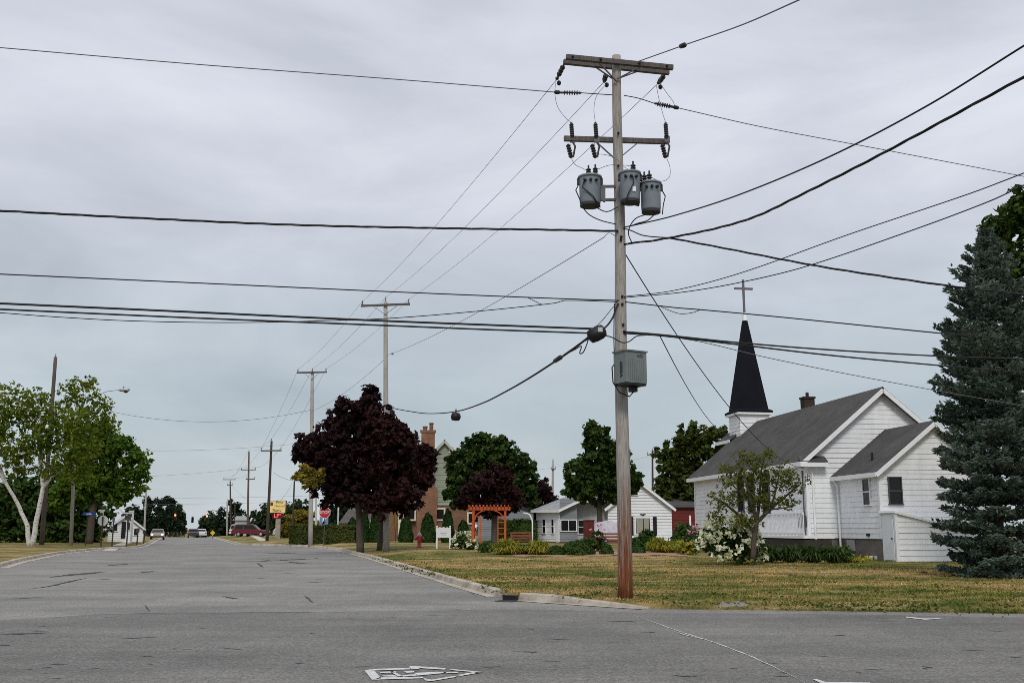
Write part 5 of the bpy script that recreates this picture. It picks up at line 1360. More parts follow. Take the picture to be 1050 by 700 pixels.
D = 58; b_ = place(604, D); t = thing('memorial_panel', 'white scalloped panel held by a dark red brick pillar', 'memorial sign', b_)
L = lambda px, py: at(px, py, D) - b_
xa, xb = L(598.5, 545).x, L(609, 545).x; zt = L(604, 534).z
mb = MB(); mb.box(((xa + xb) / 2, 0, zt / 2), (xb - xa, .5, zt)); mb.box(((xa + xb) / 2, 0, zt + .03), (xb - xa + .06, .56, .06)); mb.build('pillar', M_REDPANEL, t)
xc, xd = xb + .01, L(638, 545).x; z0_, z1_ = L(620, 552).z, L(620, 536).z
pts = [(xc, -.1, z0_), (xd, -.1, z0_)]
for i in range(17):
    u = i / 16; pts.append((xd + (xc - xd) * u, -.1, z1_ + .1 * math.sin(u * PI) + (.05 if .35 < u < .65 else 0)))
mb = MB(); mb.slab(pts, .1); mb.build('panel', simple('shaded_white_paint', (.60, .59, .66), .6), t)  # white panel on its shadow side: shade painted in as a lavender grey
mb = MB(); mb.box((xd + .08, -.05, zt / 2), (.14, .14, zt)); mb.build('end_post', M_WHITE, t)

# ---- vehicles
def wheel(parent, x, y, r, side):
    mb = MB(); mb.lathe([(r * .6, 0), (r * .95, 0), (r, .04), (r, .18), (r * .95, .22), (r * .6, .22)], (x, y - .11, r), 16, (0, 1, 0)); tw_ = mb.build('wheel', M_BLACK, parent)
    mb = MB(); mb.lathe([(r * .6, 0), (r * .5, .03), (r * .1, .05)], (x, y + side * .1, r), 12, (0, side, 0)); mb.build('rim', M_GALV, tw_)
def car(name, label, cat, loc, rz_, paint, L_=4.6, W2=1.75, van=False, lights=False, group=None):
    t = thing(name, label, cat, loc, rz_, group)       # local +x is the front
    h = 1.75 if van else 1.42; hl = L_ / 2
    low = [(-hl, .42), (-hl + .05, .85), (-hl * .95, .98)] + [(hl * .45, .98), (hl * .92, .82), (hl, .62), (hl - .02, .36)]
    top = [(-hl * .93, .98), (-hl * .82, h - .08), (-hl * .7, h), (hl * .05, h), (hl * .2, h - .08), (hl * .5, .98)]
    def prism(pr, w0, w1, z0, z1):
        mb = MB(); m = len(pr); wz = lambda z: w0 + (w1 - w0) * (z - z0) / (z1 - z0)
        for s in (-1, 1):
            for x, z in pr: mb.v.append(Vector((x, s * wz(z) / 2, z)))
        mb.f.append(tuple(range(m))); mb.f.append(tuple(reversed(range(m, 2 * m))))
        for i in range(m): j = (i + 1) % m; mb.f.append((i, i + m, j + m, j))
        return mb
    mb = prism(low + [(-hl, .36)], W2, W2 * .97, .3, 1.0); 
    mb.f += []
    bd = mb.build('body', paint, t)
    mb = prism(top, W2 * .94, W2 * .74, .98, h); mb.build('cabin', paint, t)
    for s in (-1, 1):
        mb = MB(); z0, z1 = 1.02, h - .12; yv = lambda z: s * ((W2 * .94 + (W2 * .74 - W2 * .94) * (z - .98) / (h - .98)) / 2 + .006)
        for a0, a1, b0, b1 in ((-hl * .84, -hl * .35, -hl * .76, -hl * .35), (-hl * .32, hl * .42, -hl * .32, hl * .14)): mb.add([(a0, yv(z0), z0), (a1, yv(z0), z0), (b1, yv(z1), z1), (b0, yv(z1), z1)], [(0, 1, 2, 3)])
        mb.build('side_window', M_GLASS, t)
    mb = MB(); e_ = .012
    mb.add([(hl * .48 + e_, -W2 * .42, 1.02), (hl * .48 + e_, W2 * .42, 1.02), (hl * .215 + e_, W2 * .36, h - .1), (hl * .215 + e_, -W2 * .36, h - .1)], [(0, 1, 2, 3)]); mb.build('windscreen', M_GLASS, t)
    mb = MB(); mb.add([(-hl * .925 - e_, -W2 * .42, 1.02), (-hl * .925 - e_, W2 * .42, 1.02), (-hl * .83 - e_, W2 * .36, h - .12), (-hl * .83 - e_, -W2 * .36, h - .12)], [(0, 1, 2, 3)]); mb.build('rear_window', M_GLASS, t)
    for x in (-hl * .6, hl * .62):
        for s in (-1, 1): wheel(t, x, s * (W2 / 2 - .1), .33, s)
    lm = LIT if lights else M_GALV
    for s in (-1, 1):
        mb = MB(); mb.lathe([(.10, 0), (.12, .03), (.10, .06), (.02, .07)], (hl - .06, s * W2 * .36, .68), 12, (1, 0, 0)); mb.build('headlight', lm, t)
        mb = MB(); mb.box((-hl - .005, s * W2 * .4, .75), (.04, .2, .16)); mb.build('tail_light', M_STOP, t)
    mb = MB(); mb.box((hl + .0, 0, .42), (.08, W2 * .96, .16)); mb.build('bumper', M_BLACK, t)
    return t
LIT = emit('lit_headlight', (1, .86, .6), 9)
ST = math.atan2(1, -.316)                     # street heading
p = place(161.5, 138, 550); p.z = crest(138)
car('oncoming_car', 'oncoming car with headlights on at the left of the far street', 'car', p, ST + PI, simple('tan_car', (.25, .2, .16), .35, .5), lights=True)
p = place(257, 150, 547)
car('parked_car', 'dark red wagon parked in the lot by the far poles', 'car', p, math.radians(2), simple('dark_red_car', (.13, .012, .018), .3, .5, bmp=0), 5.2, van=True)
p = place(247, 160, 547)
car('parked_van', 'white van parked behind the dark red wagon', 'van', p, math.radians(80), simple('white_car', (.6, .6, .6), .35, .5, bmp=0), 4.8, van=True)
p = place(297, 140, 547)
car('parked_car', 'pale car half hidden by the hedge under the bank sign', 'car', p, math.radians(10), simple('silver_car', (.4, .42, .44), .35, .5, bmp=0), 4.4)
p = place(327, 138, 547)
car('parked_car', 'white car behind the trimmed hedge near the stop sign', 'car', p, math.radians(0), MATS['white_car'], 4.4)
for px, D, lb, m in ((198, 172, 'dark car driving away at the crest of the far street', simple('dark_car', (.02, .02, .025), .35, .5, bmp=0)), (206, 176, 'white car at the crest of the far street', MATS['white_car'])):
    p = at(px, 549, D); p.z = crest(D); car('distant_car', lb, 'car', p, ST, m, 4.4)
# yellow marker
p = place(218, 160, 549)
t = thing('yellow_marker', 'small yellow diamond marker standing by the far right kerb', 'marker', p)
mb = MB(); mb.tube([(0, 0, -.1), (0, 0, .7)], .04, 6); mb.build('post', M_STEEL, t)
mb = MB(); mb.slab([(-.4, -.05, .8), (0, -.05, .4), (.4, -.05, .8), (0, -.05, 1.2)], .03); mb.build('plate', M_YEL, t)
# signal heads hanging over the far junction
def signal(px, py, D, label, lit, backs=False):
    p = at(px, py, D); t = thing('traffic_signal', label, 'traffic signal', p, 0, 'traffic signals over the far junction')
    mb = MB(); mb.box((0, 0, -.35), (.42, .3, 1.15)); mb.box((0, 0, .3), (.1, .1, .2)); mb.build('housing', M_BLACK, t)
    for k in range(3):
        mb = MB(); mb.lathe([(.16, 0), (.16, .03), (.1, .05)], (0, -.15, .02 - k * .36), 14, (0, -1, 0)); mb.build('lens', lit if (k == 0 and lit) else M_GLASS, t)
        mb = MB(); mb.box((0, -.22, .2 - k * .36), (.34, .16, .03)); mb.build('visor', M_BLACK, t)
LR = emit('lit_signal_red', (1, .16, .05), 5)
signal(180, 528, 172, 'left red-lit traffic signal hanging before the trees', LR)
signal(212.5, 529, 172, 'right red-lit traffic signal hanging before the trees', LR)
signal(197.5, 531, 215, 'dark unlit traffic signal hanging in the road gap', None)

#==POLES==
def insulator(c, axis=(0, 0, 1), n_=2, r=.055, L_=.2):
    mb = MB(); prof = [(.018, 0)]
    for k in range(n_):
        z = L_ * (k + .3) / n_; prof += [(.02, z), (r, z + .012), (r * .9, z + .03), (.025, z + .05)]
    prof.append((.02, L_)); mb.lathe(prof, c, 10, axis); return mb
def upole(label, top, bot, D, arm=None, r0=.15, r1=.10, mat=None, name='utility_pole', group='wooden utility poles', arms=(), dY=.0):
    b_ = place(*((bot[0], D))); t = thing(name, label, 'utility pole', b_, 0, group)
    tp = at(top[0], top[1], D) - b_
    mb = MB(); m = 9
    mb.tube([(tp.x * i / m, 0, -.15 + (tp.z + .15) * i / m) for i in range(m + 1)], [r0 + (r1 - r0) * i / m for i in range(m + 1)], 12); mb.build('pole', mat or M_POLE2, t, True)
    tips = []
    for (x0, y0, x1, y1, kind) in arms:
        a = at(x0, y0, D - .2) - b_; c = at(x1, y1, D + .2 - 0) - b_
        a.y = -.18 - dY; c.y = -.18 + dY
        mb = MB(); mb.beam(a, c, .10, .13); am = mb.build('crossarm', M_ARM, t)
        mid = (a + c) / 2
        if kind == 'v':
            for s in (-1, 1):
                q = mid + (c - a) * .26 * s; mb = MB(); mb.beam(q + Vector((0, -.06, -.05)), Vector((mid.x, -.16, mid.z - .6)), .035, .02); mb.build('brace', M_STEEL, am)
        for u in (.03, .97):
            q = a.lerp(c, u); insulator(q + Vector((0, 0, .06)), (0, 0, 1), 2, .065, .26).build('insulator', M_DARKINS, t); tips.append(t.location + q + Vector((0, 0, .3)))
    insulator(Vector((tp.x, 0, tp.z)), (0, 0, 1), 2, .06, .28).build('insulator', M_DARKINS, t); tips.append(t.location + tp + Vector((0, 0, .26)))
    return t, tips
P2, T2 = upole('tall pale pole rising behind the purple maples, second along the street', (395.3, 309), (396.5, 566), 62, arms=[(370, 313.5, 421, 313, 'v')], r0=.19, r1=.12)
mb = MB(); mb.box((.12, -.1, (at(399, 363, 62) - P2.location).z), (.12, .12, .1)); mb.build('bracket', M_STEEL, P2)
P3, T3 = upole('tall pale pole beside the stop sign', (320.3, 381), (318.6, 559), 85, arms=[(304.5, 382, 336, 382, 'v')], r0=.2, r1=.13)
P4, T4 = upole('dark pole beside the yellow bank sign', (278.5, 452), (273.8, 557), 104, arms=[(267.5, 462, 289.5, 462, '')], r0=.17, r1=.11, mat=M_POLE3)
P5, T5 = upole('brown pole with two crossarms beyond the red wagon', (255.3, 463), (253.5, 548), 150, arms=[(247, 481.5, 263, 481.5, ''), (252, 491, 262, 491, '')], r0=.18, r1=.11, mat=woodpole('brown_pole_wood', (.14, .10, .075), (.07, .05, .035)))
P6, T6 = upole('farthest dark pole with a short crossarm', (236, 493), (236.5, 549), 185, arms=[(229, 491.5, 242, 491.5, ''), (233, 497, 239, 497, '')], r0=.18, r1=.11, mat=M_POLE3)
upole('short pale pole left of the farthest crossarm pole', (233, 513), (232.5, 549), 180, r0=.17, r1=.12, mat=M_POLE2)
upole('thin dark pole standing between the far poles', (241, 517), (240, 549), 175, r0=.12, r1=.08, mat=M_POLE3)
upole('pole rising above the dark purple tree left of the white house', (567, 472), (566, 545), 118, r0=.16, r1=.11, arms=[(565, 481, 569.5, 481, '')])
upole('dark pole with a short crossarm left of the church trees', (669, 462), (669.5, 545), 120, r0=.15, r1=.10, arms=[(663.5, 466, 675, 466, '')], mat=M_POLE3)
upole('tall brown pole standing in the birch crown', (57, 366), (43, 560), 86, r0=.2, r1=.14, mat=woodpole('brownish_pole_wood', (.12, .10, .088), (.06, .05, .043)))
upole('slim pole behind the white shop', (150, 499), (147.5, 545), 140, r0=.15, r1=.11, mat=M_POLE2)
upole('pale pole close behind the pole by the stop sign', (324, 498), (324, 548), 120, r0=.12, r1=.10, mat=simple('pale_metal', (.5, .5, .5), .5))
upole('pale pole left of the brown roofed cottage', (347, 520), (346, 548), 130, r0=.12, r1=.10, mat=simple('pale_metal', (.5, .5, .5), .5))
# blue-white poles behind the hedge (gas station uprights)
for px, lb in ((328.5, 'short blue upright behind the trimmed hedge, directly left of the stop sign post'), (334.5, 'short blue upright behind the trimmed hedge, directly right of the stop sign post')):
    b_ = place(px, 118); t = thing('blue_upright', lb, 'post', b_, 0, 'blue uprights behind the hedge')
    mb = MB(); mb.box((0, 0, 1.5), (.3, .2, 3.0)); mb.build('post', simple('faded_blue', (.16, .25, .45), .5), t)
    mb = MB(); mb.box((0, 0, 3.03), (.36, .26, .06)); mb.build('cap', M_WHITE, t)
# lamp on a thin dark pole
b_ = place(299.5, 112); t = thing('lamp_post', 'thin dark lamp post right of the bank sign', 'lamp post', b_)
tp = at(299.5, 493, 112) - b_; mb = MB(); mb.tube([(0, 0, -.1), (0, 0, tp.z)], [.11, .08], 8); mb.build('pole', M_POLE3, t)
mb = MB(); mb.lathe([(.1, 0), (.16, .06), (.2, .2), (.1, .3)], (.15, 0, tp.z), 10); mb.build('lamp_head', M_STEEL, t)
# street lamp on the left: leaning pale pole with mast arm
b_ = place(73, 82); t = thing('street_lamp', 'street lamp on a leaning pale wooden pole among the birch leaves', 'street lamp', b_)
L = lambda px, py: at(px, py, 83) - b_
q = L(84, 405); mb = MB(); mb.tube([(0, 0, -.1), (q.x * .5, 0, q.z * .5), (q.x, 0, q.z)], [.15, .125, .10], 12); mb.build('pole', M_POLE2, t, True)
P = [L(84, 412), L(95, 407), L(110, 401), L(122, 399.5)]; mb = MB(); mb.tube(P, .035, 8); mb.build('mast_arm', M_GALV, t)
c = L(128, 399.5); mb = MB(); mb.lathe([(.06, -.5), (.13, -.35), (.19, 0), (.16, .3), (.05, .42)], c, 12, (1, 0, .05)); hd = mb.build('lamp_head', M_GALV, t, True)
mb = MB(); mb.lathe([(.05, -.14), (.14, -.1), (.16, 0)], c + Vector((.1, 0, -.12)), 12); mb.build('lens', M_GLASS, hd)
mb = MB(); mb.lathe([(.04, 0), (.05, .08), (.02, .12)], c + Vector((-.1, 0, .17)), 8); mb.build('photocell', M_BLACK, hd)

# ---- the main pole
D0 = 21.1
b_ = gp(641, 612.5, .13); D0 = b_.y; b_.z = gz(b_.x, b_.y)
MP = thing('utility_pole', 'big weathered wooden utility pole carrying three transformers', 'utility pole', b_, 0, 'wooden utility poles')
def L0(px, py, dd=0): return at(px, py, D0 + dd) - b_
tp = L0(632.3, 57.5)
mb = MB(); K = 24
mb.tube([(tp.x * i / K + .012 * math.sin(i * .5), .01 * math.sin(i * .37), -.15 + (tp.z + .15) * i / K) for i in range(K + 1)], [.158 + (.098 - .158) * i / K for i in range(K + 1)], 20); mb.build('pole', M_POLE, MP, True)
def polex(py): return 641 - (641 - 632.3) * (612.5 - py) / (612.5 - 57.5)
# dark bolts / hardware on the shaft
mb = MB()
for px_, py in ((634, 137), (634, 170), (637, 243), (636.6, 246), (638, 304), (638, 312), (639, 333), (640, 340)): 
    q = L0(px_, py, -.13); mb.lathe([(.03, 0), (.03, .04), (.012, .06)], q, 8, (0, -1, 0))
mb.build('bolt', M_BLACK, MP)
def arm0(x0, y0, x1, y1, dd, hh=.105, ww=.095):
    a = L0(x0, y0, dd - .18); c = L0(x1, y1, dd + .18); mb = MB(); mb.beam(a, c, ww, hh); return mb.build('crossarm', M_ARM, MP), a, c
A1, a1, c1 = arm0(580.5, 58.6, 690, 69.5, -.16)
A2, a2, c2 = arm0(577.8, 63.5, 686, 74.5, .16)
A3, a3, c3 = arm0(578.4, 142.2, 685.8, 145.4, .14, .11, .09)
for (am, a, c, ym, dd) in ((A1, a1, c1, 84, -.13), (A2, a2, c2, 84, .13), (A3, a3, c3, 166, .13)):
    for s in (-1, 1):
        q = (a + c) / 2 + (c - a) * .20 * s + Vector((0, 0, -.05)); e = L0(polex(ym), ym if s < 0 else ym - 3, dd * 1.1)
        mb = MB(); mb.beam(q, e, .04, .02); mb.build('brace', M_ARM if am != A3 else M_STEEL, am)
mb = MB()
for u in (.06, .32, .68, .94): q = a1.lerp(c1, u); mb.lathe([(.03, 0), (.03, .03), (.01, .04)], q + Vector((0, -.05, 0)), 8, (0, -1, 0))
mb.build('arm_bolt', M_BLACK, A1)

# cutouts
def cutout(px, label, py=(127.5, 142, 150, 164)):
    p = at(px, 143, D0 + .05); t = thing('fuse_cutout', label, 'fuse cutout', p, 0, 'fuse cutouts on the lower crossarm')
    L = lambda x, y, d=0: at(x, y, D0 + .05 + d) - p
    up = L(px - .5, 126.5, -.1); lo = L(px + .5, 141, -.1)
    mb = MB(); ax_ = (up - lo); ln = ax_.length; prof = [(.03, 0)]
    for k in range(6): z = ln * (k + .4) / 6.6; prof += [(.036, z), (.052, z + .012), (.050, z + .03), (.036, z + .045)]
    prof += [(.034, ln), (.02, ln + .02)]
    mb.lathe(prof, lo, 12, ax_.normalized()); mb.build('arrester', M_DARKINS, t)
    mb = MB(); mb.beam(L(px + 2, 141, -.05), L(px + 2, 141, .12), .05, .06); mb.box(L(px + 1, 143, -.06), (.12, .06, .14)); mb.build('bracket', M_STEEL, t)
    a = L(px - 4, 148, -.12); e = L(px - .5, 162, -.12); ax_ = (e - a); ln = ax_.length; prof = [(.03, 0)]
    for k in range(5): z = ln * (k + .3) / 5.4; prof += [(.034, z), (.058, z + .015), (.054, z + .035), (.034, z + .05)]
    prof.append((.03, ln))
    mb = MB(); mb.lathe(prof, a, 12, ax_.normalized()); mb.build('insulator', M_DARKINS, t)
    mb = MB(); mb.tube([L(px + 1, 146, -.12), L(px + 3.5, 150, -.2), L(px + 1.5, 161, -.2)], .022, 8); mb.build('fuse_tube', M_DARKINS, t)
    return t
cutout(586.3, 'outer left fuse cutout on the lower crossarm'); cutout(611, 'inner left fuse cutout on the lower crossarm')
cutout(683, 'fuse cutout at the right end of the lower crossarm')

# transformers
def transformer(cx, ytop, ybot, wpx, dd, label, brk, leads):
    D = D0 + dd; p = at(cx, ybot, D); t = thing('transformer', label, 'transformer', p, 0, 'grey pole transformers')
    h = (at(cx, ytop, D) - p).z; r = (at(cx + wpx / 2, ytop, D) - at(cx, ytop, D)).x
    mb = MB(); mb.lathe([(r * .9, .0), (r * .93, .05), (r * .95, .06), (r * .98, h - .03), (r * 1.0, h)], n=28); mb.build('tank', M_TRANS, t, True)
    mb = MB(); mb.lathe([(r * .86, -.03), (r * .92, -.028), (r * .92, .03), (r * .88, .034)], n=28); mb.build('base_ring', M_TRANSD, t)
    mb = MB(); mb.lathe([(r * 1.03, h - .005), (r * 1.1, h), (r * 1.1, h + .035), (r * .98, h + .05), (r * .55, h + .085), (r * .1, h + .1)], n=28); ld = mb.build('lid', M_TRANS, t, True)
    for bx, by in brk:
        prof = [(.035, 0)]
        for k in range(3): z = .02 + k * .055; prof += [(.04, z), (.062, z + .012), (.058, z + .028), (.035, z + .045)]
        prof += [(.02, .19), (.02, .25), (.008, .26)]
        mb = MB(); mb.lathe(prof, (bx * r, by * r, h + .06), 12); mb.build('bushing', M_DARKINS, ld)
    for k in range(3):
        a = -PI / 2 + (-.5 + k * .5); mb = MB(); mb.lathe([(.035, 0), (.035, .05), (.02, .08)], (math.cos(a) * r * .97, math.sin(a) * r * .97, h * .82), 8, (math.cos(a), math.sin(a), 0)); mb.build('secondary_bushing', M_DARKINS, t)
    for s in (-1, 1): mb = MB(); mb.box((s * r * 1.06, 0, h * .88), (.05, .08, .14)); mb.build('lifting_lug', M_TRANSD, t)
    for P in leads: mb = MB(); mb.tube(P, .013, 6); mb.build('lead', M_WIRE, t)
    return t, h, r
def lead_path(r, h, a0, a1): return [(math.cos(a0) * r * 1.02, math.sin(a0) * r * 1.02, h * .8), (math.cos(a0) * r * 1.35, math.sin(a0) * r * 1.2, h * .55), (math.cos((a0 + a1) / 2) * r * 1.15, math.sin((a0 + a1) / 2) * r * 1.15, h * .2), (math.cos(a1) * r * 1.1, math.sin(a1) * r * 1.1, -.1)]
r_, h_ = .235, .62
TL, hTL, rTL = transformer(605.2, 183, 210.5, 22.6, -.1, 'left transformer held away from the pole on a steel bracket', [(-.1, .1), (.5, -.1)], [lead_path(r_, h_, -PI * .98, -PI * .75), lead_path(r_, h_, -PI * .7, -PI * .2)])
TM, hTM, rTM = transformer(646.4, 179, 207, 21, -.42, 'middle transformer mounted on the front of the pole', [(.35, .1)], [lead_path(r_, h_, -PI * .45, -PI * .7)])
mb = MB(); mb.box((.06, -rTM * .985, hTM * .36), (.07, .02, .11)); mb.build('number_tag', M_WHITE, TM)
TR, hTR, rTR = transformer(667.6, 189.5, 217, 21, -.3, 'right transformer hung lowest beside the pole', [(-.55, .2), (-.1, -.1)], [lead_path(r_, h_, -.1, -.5)])
mb = MB()
for py in (191.3, 205): mb.beam(L0(616, py, -.1), L0(634, py - .2, -.05), .06, .05)
mb.beam(L0(619.5, 190, -.1), L0(619.5, 207, -.1), .06, .05); mb.beam(L0(617, 190, -.1), L0(617, 206, -.1), .04, .08); mb.build('transformer_bracket', M_STEEL, MP)
mb = MB()
for py in (190, 206): mb.beam(L0(637, py, -.12), L0(655, py + 4, -.3), .08, .06)
mb.build('transformer_bracket', M_STEEL, MP)
# cabinet with number
p = at(646.2, 377.5, D0 - .42); t = thing('pole_cabinet', 'grey-green metal cabinet with black numbering fixed to the pole', 'cabinet', p, math.radians(31))
w_, d_, h_ = .55, .42, .66
mb = MB(); mb.box((0, 0, 0), (w_, d_, h_)); mb.box((0, 0, h_ / 2 + .012), (w_ + .05, d_ + .05, .028)); 
for k in range(9): mb.box((-.2 + k * .05, -d_ / 2 - .004, -.06), (.012, .012, .46))
cb_ = mb.build('case', M_CAB, t)
mb = MB(); mb.box((0, 0, -h_ / 2 - .025), (w_ * .96, d_ * .96, .05)); mb.box((.1, .05, -h_ / 2 - .1), (.14, .14, .12)); mb.build('base', M_BLACK, t)
text_part('lettering', '6000A', .12, M_BLACK, cb_, Matrix.Translation((-w_ / 2 - .006, -.05, -.05)) @ Matrix.Rotation(-PI / 2, 4, 'Z') @ FACE @ Matrix.Rotation(-PI / 2, 4, 'Z'), sx=1.05)
mb = MB(); mb.box((.06, -d_ / 2 - .008, .24), (.05, .012, .05)); mb.box((.14, -d_ / 2 - .008, .25), (.05, .012, .07)); mb.build('warning_label', M_STEEL, cb_)
mb = MB(); mb.tube([(-w_ / 2 - .02, .17, .08), (-w_ / 2 - .06, .19, .02), (-w_ / 2 - .04, .19, -.3), (-w_ / 2 + .06, .1, -.52), (-.03, 0, -.6), (.08, .02, -.5), (.1, .05, -.38)], .014, 6); mb.build('conduit_loop', M_WIRE, t)

#==WIRES==
def smooth(P, k=10):
    P = [Vector(p) for p in P]
    if len(P) == 2: return [P[0].lerp(P[1], i / k) for i in range(k + 1)]
    out = []
    for i in range(len(P) - 1):
        p0 = P[i - 1] if i else P[0] * 2 - P[1]; p1, p2 = P[i], P[i + 1]; p3 = P[i + 2] if i + 2 < len(P) else P[-1] * 2 - P[-2]
        # centripetal-ish hermite
        d1 = (p2 - p0) * ((p2 - p1).length / max(1e-6, (p2 - p0).length)); d2 = (p3 - p1) * ((p2 - p1).length / max(1e-6, (p3 - p1).length))
        for j in range(k):
            t = j / k; t2, t3 = t * t, t ** 3
            out.append(p1 * (2 * t3 - 3 * t2 + 1) + d1 * (t3 - 2 * t2 + t) + p2 * (-2 * t3 + 3 * t2) + d2 * (t3 - t2))
    return out + [P[-1]]
def wire(label, W_, r=.008, mat=None, ext0=0, ext1=0, twist=False, name='overhead_wire', group='overhead wires', cat='wire', k=10, world=None):
    P = world or [at(x, y, D0 + d) for x, y, d in W_]
    P = smooth(P, k)
    if ext0:
        d = (P[0] - P[1]).normalized(); P = [P[0] + d * ext0 + Vector((0, 0, .004 * ext0 * ext0))] + P
    if ext1:
        d = (P[-1] - P[-2]).normalized(); P = P + [P[-1] + d * ext1]
    mb = MB()
    if not twist: mb.tube(P, r, 6)
    else:
        # lay strands round a core
        Q = []
        for a, c in zip(P[:-1], P[1:]):
            m = max(1, int((c - a).length / .18)); Q += [a.lerp(c, i / m) for i in range(m)]
        Q.append(P[-1])
        for s in range(3):
            R_ = []
            dist = 0
            for i, p_ in enumerate(Q):
                if i: dist += (Q[i] - Q[i - 1]).length
                d = (Q[min(i + 1, len(Q) - 1)] - Q[max(i - 1, 0)]).normalized(); u = Vector((0, 0, 1)); sd_ = d.cross(u).normalized(); uu = sd_.cross(d)
                a = dist * 3.6 + s * 2.094; R_.append(p_ + (sd_ * math.cos(a) + uu * math.sin(a)) * r * .8)
            mb.tube(R_, r * .62, 5)
    # anchor at own middle so that it can be moved as one thing
    o = mb.build(name, mat or M_WIRE, None, True)
    c = sum(mb.v, Vector()) / len(mb.v); o.data.transform(Matrix.Translation(-c)); o.location = c
    tag(o, label, cat, group); return o
W0 = 'overhead wires'
# primary crossing with strain insulators
wire('thin wire from top left to the strain insulator left of the pole top', [(0, 49, -1.5), (200, 66, -1), (400, 81, -.5), (571, 94.8, -.2)], .011, M_WIREG, ext0=15)
wire('thin wire falling right from the strain insulator right of the pole top', [(694, 110.5, .4), (780, 130, 1.2), (900, 152.5, 2.5), (1050, 181, 4)], .010, M_WIREG, ext1=15)
wire('short link between the left strain insulator and the pole', [(596, 95.4, -.2), (628, 97.5, -.1)], .010)
wire('short link between the pole and the right strain insulator', [(640, 98, -.1), (655, 101, .1), (672, 106.5, .3)], .010)
wire('wire rising to the upper right from the top crossarm', [(655, 63, .0), (700, 47, -2), (760, 26, -5), (822, -1, -8)], .012, M_WIREG, ext1=8)
mb = MB()
q = at(700, 47, D0 - 2); mb.lathe([(.02, -.16), (.05, -.1), (.055, .1), (.02, .16)], (0, 0, 0), 10, (at(720, 40, D0 - 3) - q).normalized()); o = mb.build('splice_sleeve', M_WIRE, None, True); o.location = q; tag(o, 'black splice sleeve on the wire rising above the top crossarm', 'splice')
def strain(x0, y0, d0, x1, y1, d1, label):
    a = at(x0, y0, D0 + d0); c = at(x1, y1, D0 + d1); t = thing('strain_insulator', label, 'insulator', a, 0, 'strain insulators on the pole top')
    v = c - a; ln = v.length; prof = [(.03, 0), (.03, ln * .3)]
    for k in range(6): z = ln * (.3 + .1 * k); prof += [(.02, z), (.055, z + .012), (.055, z + .028), (.02, z + .04)]
    prof += [(.03, ln * .93), (.02, ln)]
    mb = MB(); mb.lathe(prof, (0, 0, 0), 12, v.normalized()); mb.build('insulator_string', M_DARKINS, t)
    mb = MB(); mb.lathe([(.02, -.05), (.045, -.02), (.045, .06), (.02, .09)], (0, 0, 0), 10, v.normalized()); mb.build('clamp', M_BLACK, t)
strain(570.5, 94.7, -.2, 596, 95.4, -.2, 'ribbed strain insulator left of the pole below the top crossarm')
strain(694, 110.5, .4, 671, 106, .3, 'ribbed strain insulator right of the pole below the top crossarm')
# dead-end strings at the arm ends toward pole two
AE = [at(578.5, 66, D0 + .1), at(622, 73, D0 + .2), at(681.5, 77, D0 + .4)]
dl = [('dead-end insulator hanging from the left end of the top crossarm', AE[0], at(570.5, 82, D0 + .9)), ('dead-end insulator near the middle of the top crossarm', AE[1] + Vector((0, .2, 0)), at(619.5, 84, D0 + 1.2)), ('dead-end insulator hanging from the right end of the top crossarm', AE[2], at(674.5, 86, D0 + .9))]
TE = []
for lb, a, c in dl:
    t = thing('deadend_insulator', lb, 'insulator', a, 0, 'dead-end insulators on the top crossarm'); v = c - a; ln = v.length
    prof = [(.018, 0), (.03, ln * .12)]
    for k in range(3): z = ln * (.18 + .2 * k); prof += [(.03, z), (.062, z + .02), (.058, z + .06), (.03, z + .09)]
    prof += [(.025, ln * .86), (.045, ln * .9), (.02, ln)]
    mb = MB(); mb.lathe(prof, (0, 0, 0), 12, v.normalized()); mb.build('insulator_string', M_DARKINS, t); TE.append(c)
    mb = MB(); mb.lathe([(.015, 0), (.05, .03), (.05, .09), (.015, .12)], v + Vector((.06, 0, -.14)), 8); mb.build('jumper_clamp', M_BLACK, t)
def span(a, c, sag, k=14): return [a.lerp(c, i / k) - Vector((0, 0, sag * 4 * (i / k) * (1 - i / k))) for i in range(k + 1)]
nm = ('left', 'middle', 'right'); T2o = [T2[0], T2[2], T2[1]]; T3o = [T3[0], T3[2], T3[1]]; T4o = [T4[0], T4[2], T4[1]]; T5o = [T5[0], T5[4], T5[1]]; T6o = [T6[0], T6[4], T6[1]]
for i in range(3):
    wire(f'{nm[i]} of three thin conductors from the big pole to the maple-hidden pole', None, .007, M_WIREG, world=span(TE[i], T2o[i], .35), k=2)
    wire(f'{nm[i]} of three thin conductors between the maple-hidden pole and the stop sign pole', None, .008, M_WIREG, world=span(T2o[i], T3o[i], .35), k=2)
    wire(f'{nm[i]} of three thin conductors from the stop sign pole to the bank sign pole', None, .010, M_WIREG, world=span(T3o[i], T4o[i], .3), k=2)
    wire(f'{nm[i]} of three thin conductors from the bank sign pole to the two-arm pole', None, .011, M_WIREG, world=span(T4o[i], T5o[i], .5), k=2)
    wire(f'{nm[i]} of three thin conductors between the two farthest crossarm poles', None, .011, M_WIREG, world=span(T5o[i], T6o[i], .5), k=2)
nb = at(619, 243.5, D0 + .3); n2 = at(399.5, 363, 61.9); n3 = at(320.5, 421, 84.9)
wire('slanting thin wire from below the transformers to the bracket of the pole behind the maples', None, .009, M_WIREG, world=span(nb, n2, .25), k=2)
wire('low thin wire between the pole bracket behind the maples and the stop sign pole', None, .010, M_WIREG, world=span(n2, n3, .4), k=2)
wire('short tail from the slanting thin wire into the pole below the transformers', [(619, 243.5, .3), (624, 239, .2), (634, 244, -.1)], .007)
